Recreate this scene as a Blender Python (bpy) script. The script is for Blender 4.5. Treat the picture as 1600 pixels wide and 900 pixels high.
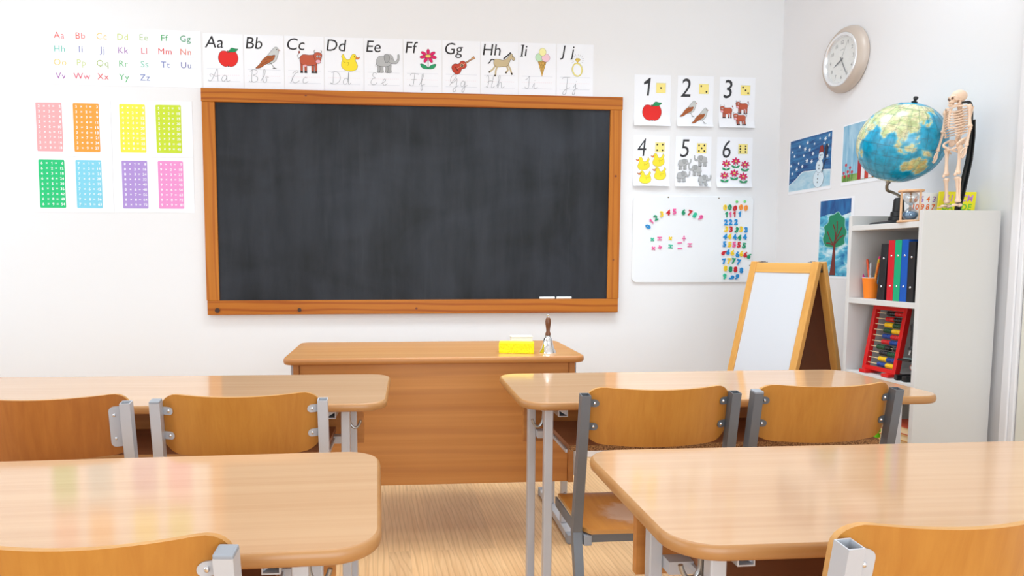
import bpy, bmesh, math, random
from mathutils import Vector, Matrix, noise
from mathutils.geometry import tessellate_polygon
random.seed(7)
PI = math.pi
S = bpy.context.scene
COL = S.collection
for o in list(bpy.data.objects):
    bpy.data.objects.remove(o)

# ------------------------------------------------------------------ camera
def set_camera():
    yaw, pitch, roll = 0.08979, -0.07598, 0.00073
    f = Vector((math.sin(yaw) * math.cos(pitch), math.cos(yaw) * math.cos(pitch), math.sin(pitch)))
    r = Vector((math.cos(yaw), -math.sin(yaw), 0)); u = r.cross(f)
    r2 = r * math.cos(roll) + u * math.sin(roll); u2 = -r * math.sin(roll) + u * math.cos(roll)
    cd = bpy.data.cameras.new('camera'); c = bpy.data.objects.new('camera', cd); COL.objects.link(c)
    m = Matrix((r2, u2, -f)).transposed().to_4x4(); m.translation = (0, 0, 1.15708)
    c.matrix_world = m
    cd.sensor_width = 36; cd.lens = 36 * 1060 / 1600
    cd.shift_x = (800 - 700.65) / 1600; cd.shift_y = (483.8 - 450) / 1600
    cd.clip_start = 0.05
    S.camera = c
set_camera()

# ------------------------------------------------------------------ light
S.view_settings.view_transform = 'Standard'; S.view_settings.look = 'None'
S.view_settings.gamma = 1; S.view_settings.use_curve_mapping = False
S.view_settings.exposure = 0.0
w = bpy.data.worlds.new('sky'); S.world = w; w.use_nodes = True
w.node_tree.nodes['Background'].inputs[0].default_value = (0.86, 0.93, 1.0, 1)
w.node_tree.nodes['Background'].inputs[1].default_value = 1.0
def area(name, loc, aim, sx, sy, power, col=(1, 1, 1), spread=180):
    l = bpy.data.lights.new(name, 'AREA'); l.shape = 'RECTANGLE'; l.size = sx; l.size_y = sy
    l.energy = power; l.color = col; l.spread = math.radians(spread)
    o = bpy.data.objects.new(name, l); COL.objects.link(o); o.location = loc
    o.rotation_euler = (Vector(aim) - Vector(loc)).to_track_quat('-Z', 'Y').to_euler()
    return o
DAY = (0.765, 0.90, 1.0)
area('window_light', (-2.80, 2.55, 1.5), (0, 2.55, 1.4), 1.7, 1.7, 15, DAY)
area('window_light', (-2.80, 0.25, 1.5), (0, 0.25, 1.4), 1.7, 1.7, 26, DAY)
area('rear_fill_light', (0.40, -2.05, 1.45), (0.75, 1, 1.3), 3.2, 1.7, 80, DAY)  # frontal fill added behind the camera, no known source there
area('overhead_light', (0.30, 2.70, 2.90), (0.30, 2.70, 0), 1.2, 0.5, 14.5, DAY, 110)
area('overhead_light', (-1.75, 2.8, 2.90), (-1.75, 2.8, 0), 1.2, 0.5, 8, DAY)
area('overhead_light', (1.85, 2.35, 2.90), (1.85, 2.35, 0), 0.34, 0.30, 7, DAY)
area('overhead_light', (1.25, 2.90, 2.90), (1.25, 2.90, 0), 0.6, 0.5, 8, DAY, 100)  # added without a fixture, to brighten the lower walls at the right
area('overhead_light', (0.1, 1.3, 2.90), (0.1, 1.3, 0), 2.4, 0.6, 15, DAY, 135)

# ------------------------------------------------------------------ materials
def lin(c):
    out = []
    for v in c[:3]:
        v = v / 255.0
        out.append(v / 12.92 if v <= 0.04045 else ((v + 0.055) / 1.055) ** 2.4)
    return (*out, 1.0)
_M = {}
def flat(col, rough=0.6, metal=0.0, spec=0.5, trans=0.0, name=None):
    key = (tuple(col), rough, metal, spec, trans)
    if key in _M: return _M[key]
    m = bpy.data.materials.new(name or 'paint_%02x%02x%02x' % tuple(int(v) for v in col[:3])); m.use_nodes = True
    b = m.node_tree.nodes['Principled BSDF']
    b.inputs['Base Color'].default_value = lin(col); b.inputs['Roughness'].default_value = rough
    b.inputs['Metallic'].default_value = metal; b.inputs['Specular IOR Level'].default_value = spec
    if trans: b.inputs['Transmission Weight'].default_value = trans
    _M[key] = m
    return m
def nodes(name):
    m = bpy.data.materials.new(name); m.use_nodes = True
    nt = m.node_tree; b = nt.nodes['Principled BSDF']
    return m, nt, b
def N(nt, t, **kw):
    n = nt.nodes.new(t)
    for k, v in kw.items(): setattr(n, k, v)
    return n
def coords(nt, scale, rnd=True, loc=(0, 0, 0), rot=(0, 0, 0)):
    tc = N(nt, 'ShaderNodeTexCoord'); mp = N(nt, 'ShaderNodeMapping')
    mp.inputs['Scale'].default_value = scale; mp.inputs['Location'].default_value = loc; mp.inputs['Rotation'].default_value = rot
    if rnd:
        oi = N(nt, 'ShaderNodeObjectInfo'); ml = N(nt, 'ShaderNodeMath', operation='MULTIPLY'); ml.inputs[1].default_value = 7.3
        ad = N(nt, 'ShaderNodeVectorMath', operation='ADD')
        nt.links.new(oi.outputs['Random'], ml.inputs[0]); nt.links.new(tc.outputs['Object'], ad.inputs[0]); nt.links.new(ml.outputs[0], ad.inputs[1])
        nt.links.new(ad.outputs[0], mp.inputs['Vector'])
    else:
        nt.links.new(tc.outputs['Object'], mp.inputs['Vector'])
    return mp.outputs[0]
def ramp(nt, fac, stops):
    r = N(nt, 'ShaderNodeValToRGB'); nt.links.new(fac, r.inputs[0])
    el = r.color_ramp.elements
    el[0].position, el[0].color = stops[0][0], stops[0][1]
    el[1].position, el[1].color = stops[-1][0], stops[-1][1]
    for p, c in stops[1:-1]:
        e = el.new(p); e.color = c
    return r.outputs[0]
def mix(nt, a, b, fac, mode='MIX'):
    x = N(nt, 'ShaderNodeMix', data_type='RGBA', blend_type=mode)
    for s, i in ((fac, 0), (a, 6), (b, 7)):
        if hasattr(s, 'links') or isinstance(s, bpy.types.NodeSocket): nt.links.new(s, x.inputs[i])
        else: x.inputs[i].default_value = s
    return x.outputs[2]
def wood(name, light, dark, axis='X', along=1.2, across=28, rough=0.4, spec=0.5, lo=0.3, hi=0.72, dist=0.4, rings=0.0, ringcol=None, ringscale=3.0):
    m, nt, b = nodes(name)
    sc = {'X': (along, across, across), 'Y': (across, along, across), 'Z': (across, across, along)}[axis]
    v = coords(nt, sc)
    n = N(nt, 'ShaderNodeTexNoise'); n.inputs['Scale'].default_value = 1; n.inputs['Detail'].default_value = 6
    n.inputs['Roughness'].default_value = 0.62; n.inputs['Distortion'].default_value = dist
    nt.links.new(v, n.inputs['Vector'])
    c = ramp(nt, n.outputs['Fac'], [(lo, lin(dark)), (hi, lin(light))])
    v2 = coords(nt, tuple(s * 0.12 if s > along else s * 0.6 for s in sc))
    n2 = N(nt, 'ShaderNodeTexNoise'); n2.inputs['Scale'].default_value = 1.5; n2.inputs['Detail'].default_value = 2
    nt.links.new(v2, n2.inputs['Vector'])
    c = mix(nt, c, ramp(nt, n2.outputs['Fac'], [(0.3, lin(dark)), (0.7, lin(light))]), 0.35)
    if rings:
        v3 = coords(nt, tuple(ringscale * (0.12 if s == along else 1.0) for s in sc))
        wv = N(nt, 'ShaderNodeTexWave', wave_type='RINGS', rings_direction='SPHERICAL'); wv.inputs['Scale'].default_value = 2.2
        wv.inputs['Distortion'].default_value = 3.0; wv.inputs['Detail'].default_value = 2; wv.inputs['Detail Scale'].default_value = 1.2
        nt.links.new(v3, wv.inputs['Vector'])
        f = ramp(nt, wv.outputs['Fac'], [(0.72, (0, 0, 0, 1)), (0.97, (rings, rings, rings, 1))])
        c = mix(nt, c, lin(ringcol or dark), f)
    nt.links.new(c, b.inputs['Base Color']); b.inputs['Roughness'].default_value = rough; b.inputs['Specular IOR Level'].default_value = spec
    return m

M_wall = flat((237, 235, 235), 0.85, name='white_wall_paint')
M_wallr = flat((237, 235, 236), 0.85, name='white_wall_paint_right')
M_ceil = flat((244, 244, 244), 0.9, name='ceiling_paint')
M_trim = flat((236, 233, 234), 0.55, name='trim_gloss_paint')
M_paper = flat((246, 246, 250), 0.75, name='paper')
M_top = wood('beech_laminate', (218, 177, 138), (200, 154, 114), 'X', 0.7, 55, rough=0.11, spec=0.75, lo=0.25, hi=0.75)
M_edge = wood('beech_edge', (190, 140, 88), (170, 116, 64), 'X', 0.8, 20, rough=0.35)
M_ttop = wood('beech_laminate_teacher', (214, 162, 106), (196, 142, 88), 'X', 0.7, 50, rough=0.16)
M_tedge = wood('beech_edge_teacher', (190, 128, 68), (170, 106, 52), 'X', 0.8, 20, rough=0.4)
M_panel = wood('beech_panel', (206, 140, 72), (182, 114, 50), 'X', 0.6, 46, rough=0.42, rings=0.3, ringcol=(166, 100, 50), ringscale=2.2)
M_shelfw = wood('brown_shelf', (170, 112, 76), (140, 86, 54), 'X', 0.8, 24, rough=0.5)
M_ply = wood('chair_plywood', (194, 132, 54), (172, 106, 35), 'Z', 2.2, 60, rough=0.38, lo=0.25, hi=0.75)
M_ply2 = wood('chair_plywood_red', (182, 112, 46), (156, 88, 32), 'Z', 2.2, 60, rough=0.38, lo=0.25, hi=0.75)
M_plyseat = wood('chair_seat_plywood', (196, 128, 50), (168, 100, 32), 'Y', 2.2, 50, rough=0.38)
def add_patch(m, centre, rad, col, amt):
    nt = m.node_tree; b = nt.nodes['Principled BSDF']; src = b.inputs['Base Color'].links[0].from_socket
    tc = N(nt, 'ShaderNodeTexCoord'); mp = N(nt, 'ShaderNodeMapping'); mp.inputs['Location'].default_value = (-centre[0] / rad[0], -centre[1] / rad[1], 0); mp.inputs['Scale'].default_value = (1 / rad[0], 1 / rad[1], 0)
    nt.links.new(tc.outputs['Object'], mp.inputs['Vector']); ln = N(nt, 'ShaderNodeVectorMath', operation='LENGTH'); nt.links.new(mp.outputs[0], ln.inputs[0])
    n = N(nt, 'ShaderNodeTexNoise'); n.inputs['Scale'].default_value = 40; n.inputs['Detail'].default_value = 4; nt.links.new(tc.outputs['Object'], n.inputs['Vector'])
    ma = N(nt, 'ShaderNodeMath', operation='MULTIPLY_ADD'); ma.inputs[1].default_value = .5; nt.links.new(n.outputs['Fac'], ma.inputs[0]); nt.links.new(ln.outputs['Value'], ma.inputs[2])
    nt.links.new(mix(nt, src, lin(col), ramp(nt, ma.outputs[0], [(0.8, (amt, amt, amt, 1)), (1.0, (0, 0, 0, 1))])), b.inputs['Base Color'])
add_patch(M_plyseat, (.02, .10), (.17, .13), (196, 156, 130), .75)  # pale ellipse with a noisy edge mixed into the seat colour
M_plyedge = wood('plywood_edge', (222, 170, 104), (190, 130, 64), 'X', 2, 50, rough=0.5)
M_pine = wood('orange_pine', (198, 122, 42), (168, 90, 24), 'X', 1.0, 30, rough=0.4, spec=0.25, lo=0.3, hi=0.7, rings=0.7, ringcol=(150, 70, 20), ringscale=5.0)
M_pineV = wood('orange_pine_upright', (198, 124, 44), (172, 94, 26), 'Z', 1.0, 34, rough=0.4, spec=0.25, rings=0.5, ringcol=(156, 76, 24), ringscale=5.0)
M_easel = wood('honey_pine', (226, 170, 92), (204, 142, 64), 'Z', 1.6, 40, rough=0.4)
M_easelH = wood('honey_pine_rail', (228, 174, 98), (208, 150, 74), 'X', 1.6, 40, rough=0.4)
M_hard = wood('brown_hardboard', (112, 56, 26), (96, 46, 20), 'Z', 8, 20, rough=0.5)
M_light = flat((196, 196, 200), 0.38, 0.25, name='light_grey_enamel')
M_dark = flat((112, 114, 118), 0.4, 0.25, name='dark_grey_enamel')
M_capg = flat((150, 152, 158), 0.5, name='grey_plastic')
M_hole = flat((40, 42, 46), 0.7, name='tube_inside')
M_chrome = flat((225, 225, 228), 0.12, 1.0, name='chrome')
M_steel = flat((170, 168, 166), 0.3, 0.9, name='steel')
M_melamine = flat((214, 211, 208), 0.45, name='white_melamine')
M_black = flat((24, 24, 26), 0.4, name='black_plastic')
M_white = flat((245, 245, 245), 0.5, name='white')

def m_floor():
    m, nt, b = nodes('oak_laminate_floor')
    v = coords(nt, (1, 1, 1), rnd=False, rot=(0, 0, PI / 2))
    br = N(nt, 'ShaderNodeTexBrick'); br.offset = 0.37; br.squash = 1
    br.inputs['Color1'].default_value = (0, 0, 0, 1); br.inputs['Color2'].default_value = (1, 1, 1, 1); br.inputs['Mortar'].default_value = (0.2, 0.2, 0.2, 1)
    br.inputs['Scale'].default_value = 1; br.inputs['Mortar Size'].default_value = 0.0012; br.inputs['Brick Width'].default_value = 1.1; br.inputs['Row Height'].default_value = 0.085
    nt.links.new(v, br.inputs['Vector'])
    tc = N(nt, 'ShaderNodeTexCoord')
    ad = N(nt, 'ShaderNodeVectorMath', operation='MULTIPLY_ADD'); ad.inputs[1].default_value = (9, 9, 9)
    nt.links.new(br.outputs['Color'], ad.inputs[0]); nt.links.new(tc.outputs['Object'], ad.inputs[2])
    mp = N(nt, 'ShaderNodeMapping'); mp.inputs['Scale'].default_value = (46, 2.2, 1); nt.links.new(ad.outputs[0], mp.inputs['Vector'])
    n = N(nt, 'ShaderNodeTexNoise'); n.inputs['Scale'].default_value = 1; n.inputs['Detail'].default_value = 6; n.inputs['Distortion'].default_value = 1.6
    nt.links.new(mp.outputs[0], n.inputs['Vector'])
    c = ramp(nt, n.outputs['Fac'], [(0.28, lin((220, 170, 116))), (0.72, lin((236, 192, 138)))])
    mp2 = N(nt, 'ShaderNodeMapping'); mp2.inputs['Scale'].default_value = (11, 1.9, 1); nt.links.new(ad.outputs[0], mp2.inputs['Vector'])
    wv = N(nt, 'ShaderNodeTexWave', wave_type='RINGS', rings_direction='SPHERICAL'); wv.inputs['Scale'].default_value = 1.5; wv.inputs['Distortion'].default_value = 7; wv.inputs['Detail'].default_value = 2
    wv.inputs['Detail Scale'].default_value = 0.7
    nt.links.new(mp2.outputs[0], wv.inputs['Vector'])
    c = mix(nt, c, lin((190, 138, 88)), ramp(nt, wv.outputs['Fac'], [(0.72, (0, 0, 0, 1)), (0.97, (0.42, 0.42, 0.42, 1))]))
    c = mix(nt, c, ramp(nt, br.outputs['Color'], [(0, (0.91, 0.90, 0.90, 1)), (1, (1.03, 1.02, 1.0, 1))]), 1.0, 'MULTIPLY')
    nt.links.new(c, b.inputs['Base Color']); b.inputs['Roughness'].default_value = 0.42
    return m
def m_slate():
    m, nt, b = nodes('blackboard_slate')
    v = coords(nt, (5.5, 5.5, 0.9), rnd=False)
    n = N(nt, 'ShaderNodeTexNoise'); n.inputs['Scale'].default_value = 1.6; n.inputs['Detail'].default_value = 6; n.inputs['Roughness'].default_value = 0.6
    nt.links.new(v, n.inputs['Vector'])
    v2 = coords(nt, (1.6, 1.6, 2.2), rnd=False)
    n2 = N(nt, 'ShaderNodeTexNoise'); n2.inputs['Scale'].default_value = 1.2; n2.inputs['Detail'].default_value = 4; n2.inputs['Distortion'].default_value = 0.8
    nt.links.new(v2, n2.inputs['Vector'])
    c = ramp(nt, n.outputs['Fac'], [(0.32, lin((14, 15, 16))), (0.75, lin((54, 56, 62)))])
    c = mix(nt, c, ramp(nt, n2.outputs['Fac'], [(0.34, lin((20, 21, 22))), (0.68, lin((50, 53, 61)))]), 0.5)
    v3 = coords(nt, (34, 34, 2.6), rnd=False)
    n3 = N(nt, 'ShaderNodeTexNoise'); n3.inputs['Scale'].default_value = 1; n3.inputs['Detail'].default_value = 3
    nt.links.new(v3, n3.inputs['Vector'])
    c = mix(nt, c, lin((70, 73, 78)), ramp(nt, n3.outputs['Fac'], [(0.6, (0, 0, 0, 1)), (0.82, (0.2, 0.2, 0.2, 1))]))
    nt.links.new(c, b.inputs['Base Color']); b.inputs['Roughness'].default_value = 0.48; b.inputs['Specular IOR Level'].default_value = 0.25
    return m
def m_brush(name, a, bcol, scale, rot=0.0, c3=None):
    m, nt, b = nodes(name)
    v = coords(nt, scale, rnd=False, rot=(0, rot, 0))
    n = N(nt, 'ShaderNodeTexNoise'); n.inputs['Scale'].default_value = 1; n.inputs['Detail'].default_value = 4; n.inputs['Distortion'].default_value = 0.9
    nt.links.new(v, n.inputs['Vector'])
    st = [(0.32, lin(a)), (0.68, lin(bcol))]
    if c3: st = [(0.32, lin(a)), (0.5, lin(bcol)), (0.66, lin(c3))]
    nt.links.new(ramp(nt, n.outputs['Fac'], st), b.inputs['Base Color']); b.inputs['Roughness'].default_value = 0.7
    return m
def m_speckle(name, a, bcol, sc):
    m, nt, b = nodes(name)
    v = coords(nt, (sc, sc, sc))
    n = N(nt, 'ShaderNodeTexVoronoi'); n.inputs['Scale'].default_value = 1
    nt.links.new(v, n.inputs['Vector'])
    nt.links.new(ramp(nt, n.outputs['Color'], [(0.2, lin(a)), (0.8, lin(bcol))]), b.inputs['Base Color']); b.inputs['Roughness'].default_value = 0.8
    return m
def m_glass(name, tint=(1, 1, 1, 1), refl=0.08):
    m = bpy.data.materials.new(name); m.use_nodes = True; nt = m.node_tree
    nt.nodes.remove(nt.nodes['Principled BSDF']); out = nt.nodes['Material Output']
    t = N(nt, 'ShaderNodeBsdfTransparent'); t.inputs[0].default_value = tint
    g = N(nt, 'ShaderNodeBsdfGlossy'); g.inputs['Roughness'].default_value = 0.03
    lw = N(nt, 'ShaderNodeLayerWeight'); lw.inputs[0].default_value = 0.25
    ml = N(nt, 'ShaderNodeMath', operation='MULTIPLY_ADD'); ml.inputs[1].default_value = 0.22; ml.inputs[2].default_value = refl * 0.4
    nt.links.new(lw.outputs['Fresnel'], ml.inputs[0])
    mx = N(nt, 'ShaderNodeMixShader'); nt.links.new(ml.outputs[0], mx.inputs[0]); nt.links.new(t.outputs[0], mx.inputs[1]); nt.links.new(g.outputs[0], mx.inputs[2])
    nt.links.new(mx.outputs[0], out.inputs['Surface'])
    return m
def m_sponge():
    m, nt, b = nodes('yellow_sponge')
    v = coords(nt, (150, 150, 150), rnd=False)
    n = N(nt, 'ShaderNodeTexVoronoi'); n.inputs['Scale'].default_value = 1; nt.links.new(v, n.inputs['Vector'])
    nt.links.new(ramp(nt, n.outputs['Distance'], [(0.05, lin((222, 186, 4))), (0.35, lin((255, 232, 20)))]), b.inputs['Base Color'])
    bp = N(nt, 'ShaderNodeBump'); bp.inputs['Strength'].default_value = 0.5; bp.inputs['Distance'].default_value = 0.002
    nt.links.new(n.outputs['Distance'], bp.inputs['Height']); nt.links.new(bp.outputs[0], b.inputs['Normal']); b.inputs['Roughness'].default_value = 0.9
    return m
M_floor = m_floor(); M_slate = m_slate(); M_sponge = m_sponge()
M_chip = m_speckle('chipboard_edge', (110, 72, 40), (178, 130, 82), 320)
M_glass = m_glass('clear_glass')

# ------------------------------------------------------------------ mesh helpers
def obj(name, bm, mats, parent=None, smooth=False, bevel=0.0, loc=None, rot=None):
    if isinstance(bm, bpy.types.Mesh): me = bm
    else:
        bmesh.ops.recalc_face_normals(bm, faces=bm.faces)
        me = bpy.data.meshes.new(name); bm.to_mesh(me); bm.free()
    if not isinstance(mats, (list, tuple)): mats = [mats]
    if not me.materials:
        for m in mats: me.materials.append(m)
    if smooth:
        for p in me.polygons: p.use_smooth = True
        if smooth != 'all':
            me.set_sharp_from_angle(angle=math.radians(38))
    o = bpy.data.objects.new(name, me); COL.objects.link(o)
    if parent: o.parent = parent
    if bevel:
        b = o.modifiers.new('bevel', 'BEVEL'); b.width = bevel; b.segments = 2; b.limit_method = 'ANGLE'; b.angle_limit = math.radians(40)
    if loc: o.location = loc
    if rot: o.rotation_euler = rot
    return o
def thing(name, label, cat, loc=(0, 0, 0), rz=0.0, group=None, rot=None):
    o = bpy.data.objects.new(name, None); COL.objects.link(o); o.empty_display_size = 0.05
    o.location = loc; o.rotation_euler = rot if rot else (0, 0, rz)
    return tag(o, label, cat, group)
def tag(o, label, cat, group=None):
    o['label'] = label; o['category'] = cat
    if group: o['group'] = group
    return o
def struct(name, bm, m, **kw):
    o = obj(name, bm, m, **kw); o['kind'] = 'structure'; return o
def box(bm, x0, x1, y0, y1, z0, z1, mi=0, mtx=None):
    vs = [bm.verts.new(Vector(p)) for p in ((x0, y0, z0), (x1, y0, z0), (x1, y1, z0), (x0, y1, z0), (x0, y0, z1), (x1, y0, z1), (x1, y1, z1), (x0, y1, z1))]
    if mtx:
        for v in vs: v.co = mtx @ v.co
    for f in ((0, 3, 2, 1), (4, 5, 6, 7), (0, 1, 5, 4), (1, 2, 6, 5), (2, 3, 7, 6), (3, 0, 4, 7)):
        bm.faces.new([vs[i] for i in f]).material_index = mi
    return vs
def bx(*a, **k):
    bm = bmesh.new(); box(bm, *a, **k); return bm
def rrect(w, d, r, n=8):
    out = []
    for cx, cy, a0 in ((w / 2 - r, d / 2 - r, 0), (-w / 2 + r, d / 2 - r, 90), (-w / 2 + r, -d / 2 + r, 180), (w / 2 - r, -d / 2 + r, 270)):
        for i in range(n + 1):
            a = math.radians(a0 + 90 * i / n); out.append((cx + r * math.cos(a), cy + r * math.sin(a)))
    return out
def prism(bm, pts, z0, z1, mi=0, f=None):
    """extrude a 2D outline between two heights; f maps (x,y,z) to a point"""
    f = f or (lambda x, y, z: (x, y, z))
    a = [bm.verts.new(f(x, y, z0)) for x, y in pts]; b = [bm.verts.new(f(x, y, z1)) for x, y in pts]
    n = len(pts)
    bm.faces.new(a[::-1]).material_index = mi; bm.faces.new(b).material_index = mi
    for i in range(n): bm.faces.new((a[i], a[(i + 1) % n], b[(i + 1) % n], b[i])).material_index = mi
def sweep(bm, path, w, d, side=(1, 0, 0), open_end=False, mi=0, hole=1):
    """square tube along a polyline: w across 'side', d across the other way"""
    P = [Vector(p) for p in path]; s = Vector(side).normalized(); rings = []
    for i, p in enumerate(P):
        t0 = (P[i] - P[i - 1]).normalized() if i else (P[1] - P[0]).normalized()
        t1 = (P[i + 1] - P[i]).normalized() if i < len(P) - 1 else t0
        t = (t0 + t1).normalized(); n = t.cross(s).normalized(); k = 1 / max(0.3, t.dot(t0))
        rings.append([bm.verts.new(p + s * (a * w / 2) + n * (b * d / 2 * k)) for a, b in ((-1, -1), (1, -1), (1, 1), (-1, 1))])
    for A, B in zip(rings, rings[1:]):
        for i in range(4): bm.faces.new((A[i], A[(i + 1) % 4], B[(i + 1) % 4], B[i])).material_index = mi
    bm.faces.new(rings[0][::-1]).material_index = mi
    E = rings[-1]
    if not open_end: bm.faces.new(E).material_index = mi
    else:
        c = sum((v.co for v in E), Vector()) / 4; t = (P[-1] - P[-2]).normalized(); q = 1 - 2 * 0.0022 / min(w, d)
        I = [bm.verts.new(c + (v.co - c) * q) for v in E]; J = [bm.verts.new(v.co - t * 0.05) for v in I]
        for i in range(4):
            bm.faces.new((E[i], E[(i + 1) % 4], I[(i + 1) % 4], I[i])).material_index = mi
            bm.faces.new((I[i], I[(i + 1) % 4], J[(i + 1) % 4], J[i])).material_index = mi
        bm.faces.new(J).material_index = hole
def tube(bm, path, r, n=10, mi=0, radii=None):
    P = [Vector(p) for p in path]; rings = []; ref = None
    for i, p in enumerate(P):
        t0 = (P[i] - P[i - 1]).normalized() if i else (P[1] - P[0]).normalized()
        t1 = (P[i + 1] - P[i]).normalized() if i < len(P) - 1 else t0
        t = (t0 + t1).normalized()
        if ref is None: ref = t.orthogonal().normalized()
        ref = (ref - t * ref.dot(t)).normalized(); b = t.cross(ref); rr = radii[i] if radii else r
        rings.append([bm.verts.new(p + (ref * math.cos(2 * PI * k / n) + b * math.sin(2 * PI * k / n)) * rr) for k in range(n)])
    for A, B in zip(rings, rings[1:]):
        for i in range(n): bm.faces.new((A[i], A[(i + 1) % n], B[(i + 1) % n], B[i])).material_index = mi
    bm.faces.new(rings[0][::-1]).material_index = mi; bm.faces.new(rings[-1]).material_index = mi
def lathe(bm, prof, n=32, mi=0, c=(0, 0, 0), mis=None):
    rings = []
    for r, z in prof:
        if r < 1e-6: rings.append([bm.verts.new((c[0], c[1], c[2] + z))])
        else: rings.append([bm.verts.new((c[0] + r * math.cos(2 * PI * k / n), c[1] + r * math.sin(2 * PI * k / n), c[2] + z)) for k in range(n)])
    for j, (A, B) in enumerate(zip(rings, rings[1:])):
        m = mis[j] if mis else mi
        for i in range(n):
            i2 = (i + 1) % n
            if len(A) == 1 and len(B) == 1: continue
            if len(A) == 1: f = (A[0], B[i2], B[i])
            elif len(B) == 1: f = (A[i], A[i2], B[0])
            else: f = (A[i], A[i2], B[i2], B[i])
            bm.faces.new(f).material_index = m
def lat(prof, **k):
    bm = bmesh.new(); lathe(bm, prof, **k); return bm
def ball(bm, c, r, n=12, mi=0, mtx=None):
    m = Matrix.Translation(c) @ (mtx or Matrix()) @ (Matrix.Diagonal((*r, 1)) if isinstance(r, (tuple, list)) else Matrix.Scale(r, 4))
    g = bmesh.ops.create_uvsphere(bm, u_segments=n, v_segments=max(6, n * 2 // 3), radius=1, matrix=m)
    for v in g['verts']:
        for f in v.link_faces: f.material_index = mi
def cat(pts, n=6, closed=True):
    out = []; k = len(pts)
    for i in range(k if closed else k - 1):
        g = (lambda j: pts[j % k]) if closed else (lambda j: pts[max(0, min(k - 1, j))])
        p0, p1, p2, p3 = g(i - 1), g(i), g(i + 1), g(i + 2)
        for s in range(n):
            t = s / n
            out.append(tuple(0.5 * (2 * b + (c - a) * t + (2 * a - 5 * b + 4 * c - d) * t * t + (3 * b - a - 3 * c + d) * t ** 3) for a, b, c, d in zip(p0, p1, p2, p3)))
    if not closed: out.append(tuple(pts[-1]))
    return out

# text as 2D triangles, cached; cap height normalised
_T = {}
def glyphs(s, bold=0.0, ext=0.0, bev=0.0, res=3, space=1.0):
    key = (s, bold, ext, bev, res, space)
    if key not in _T:
        if s == '1':
            cu = bpy.data.curves.new('t', 'CURVE'); cu.dimensions = '2D'; sp = cu.splines.new('POLY'); g = .085 + bold; pts = [(.27, -bold), (.27 + g, -bold), (.27 + g, CAP + bold), (.27 + g * .25, CAP + bold), (.20, CAP - .09), (.10, CAP - .17), (.10, CAP - .17 - g * 1.05), (.27, CAP - .135 - g)]
            sp.points.add(len(pts) - 1); sp.use_cyclic_u = True
            for q, (x, y) in zip(sp.points, pts): q.co = (x, y, 0, 1)
        else: cu = bpy.data.curves.new('t', 'FONT'); cu.body = s; cu.offset = bold; cu.space_character = space
        cu.extrude = ext; cu.bevel_depth = bev; cu.bevel_resolution = 1
        cu.resolution_u = res; cu.fill_mode = 'BOTH' if ext else 'FRONT'
        o = bpy.data.objects.new('t', cu); me = bpy.data.meshes.new_from_object(o)
        _T[key] = ([v.co.copy() for v in me.vertices], [tuple(p.vertices) for p in me.polygons])
        bpy.data.objects.remove(o); bpy.data.curves.remove(cu); bpy.data.meshes.remove(me)
    return _T[key]
_H = glyphs('H'); CAP = max(v.y for v in _H[0])
def text_width(s, h, **k):
    v, _ = glyphs(s, **k); return (max(p.x for p in v) - min(p.x for p in v)) * h / CAP

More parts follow.
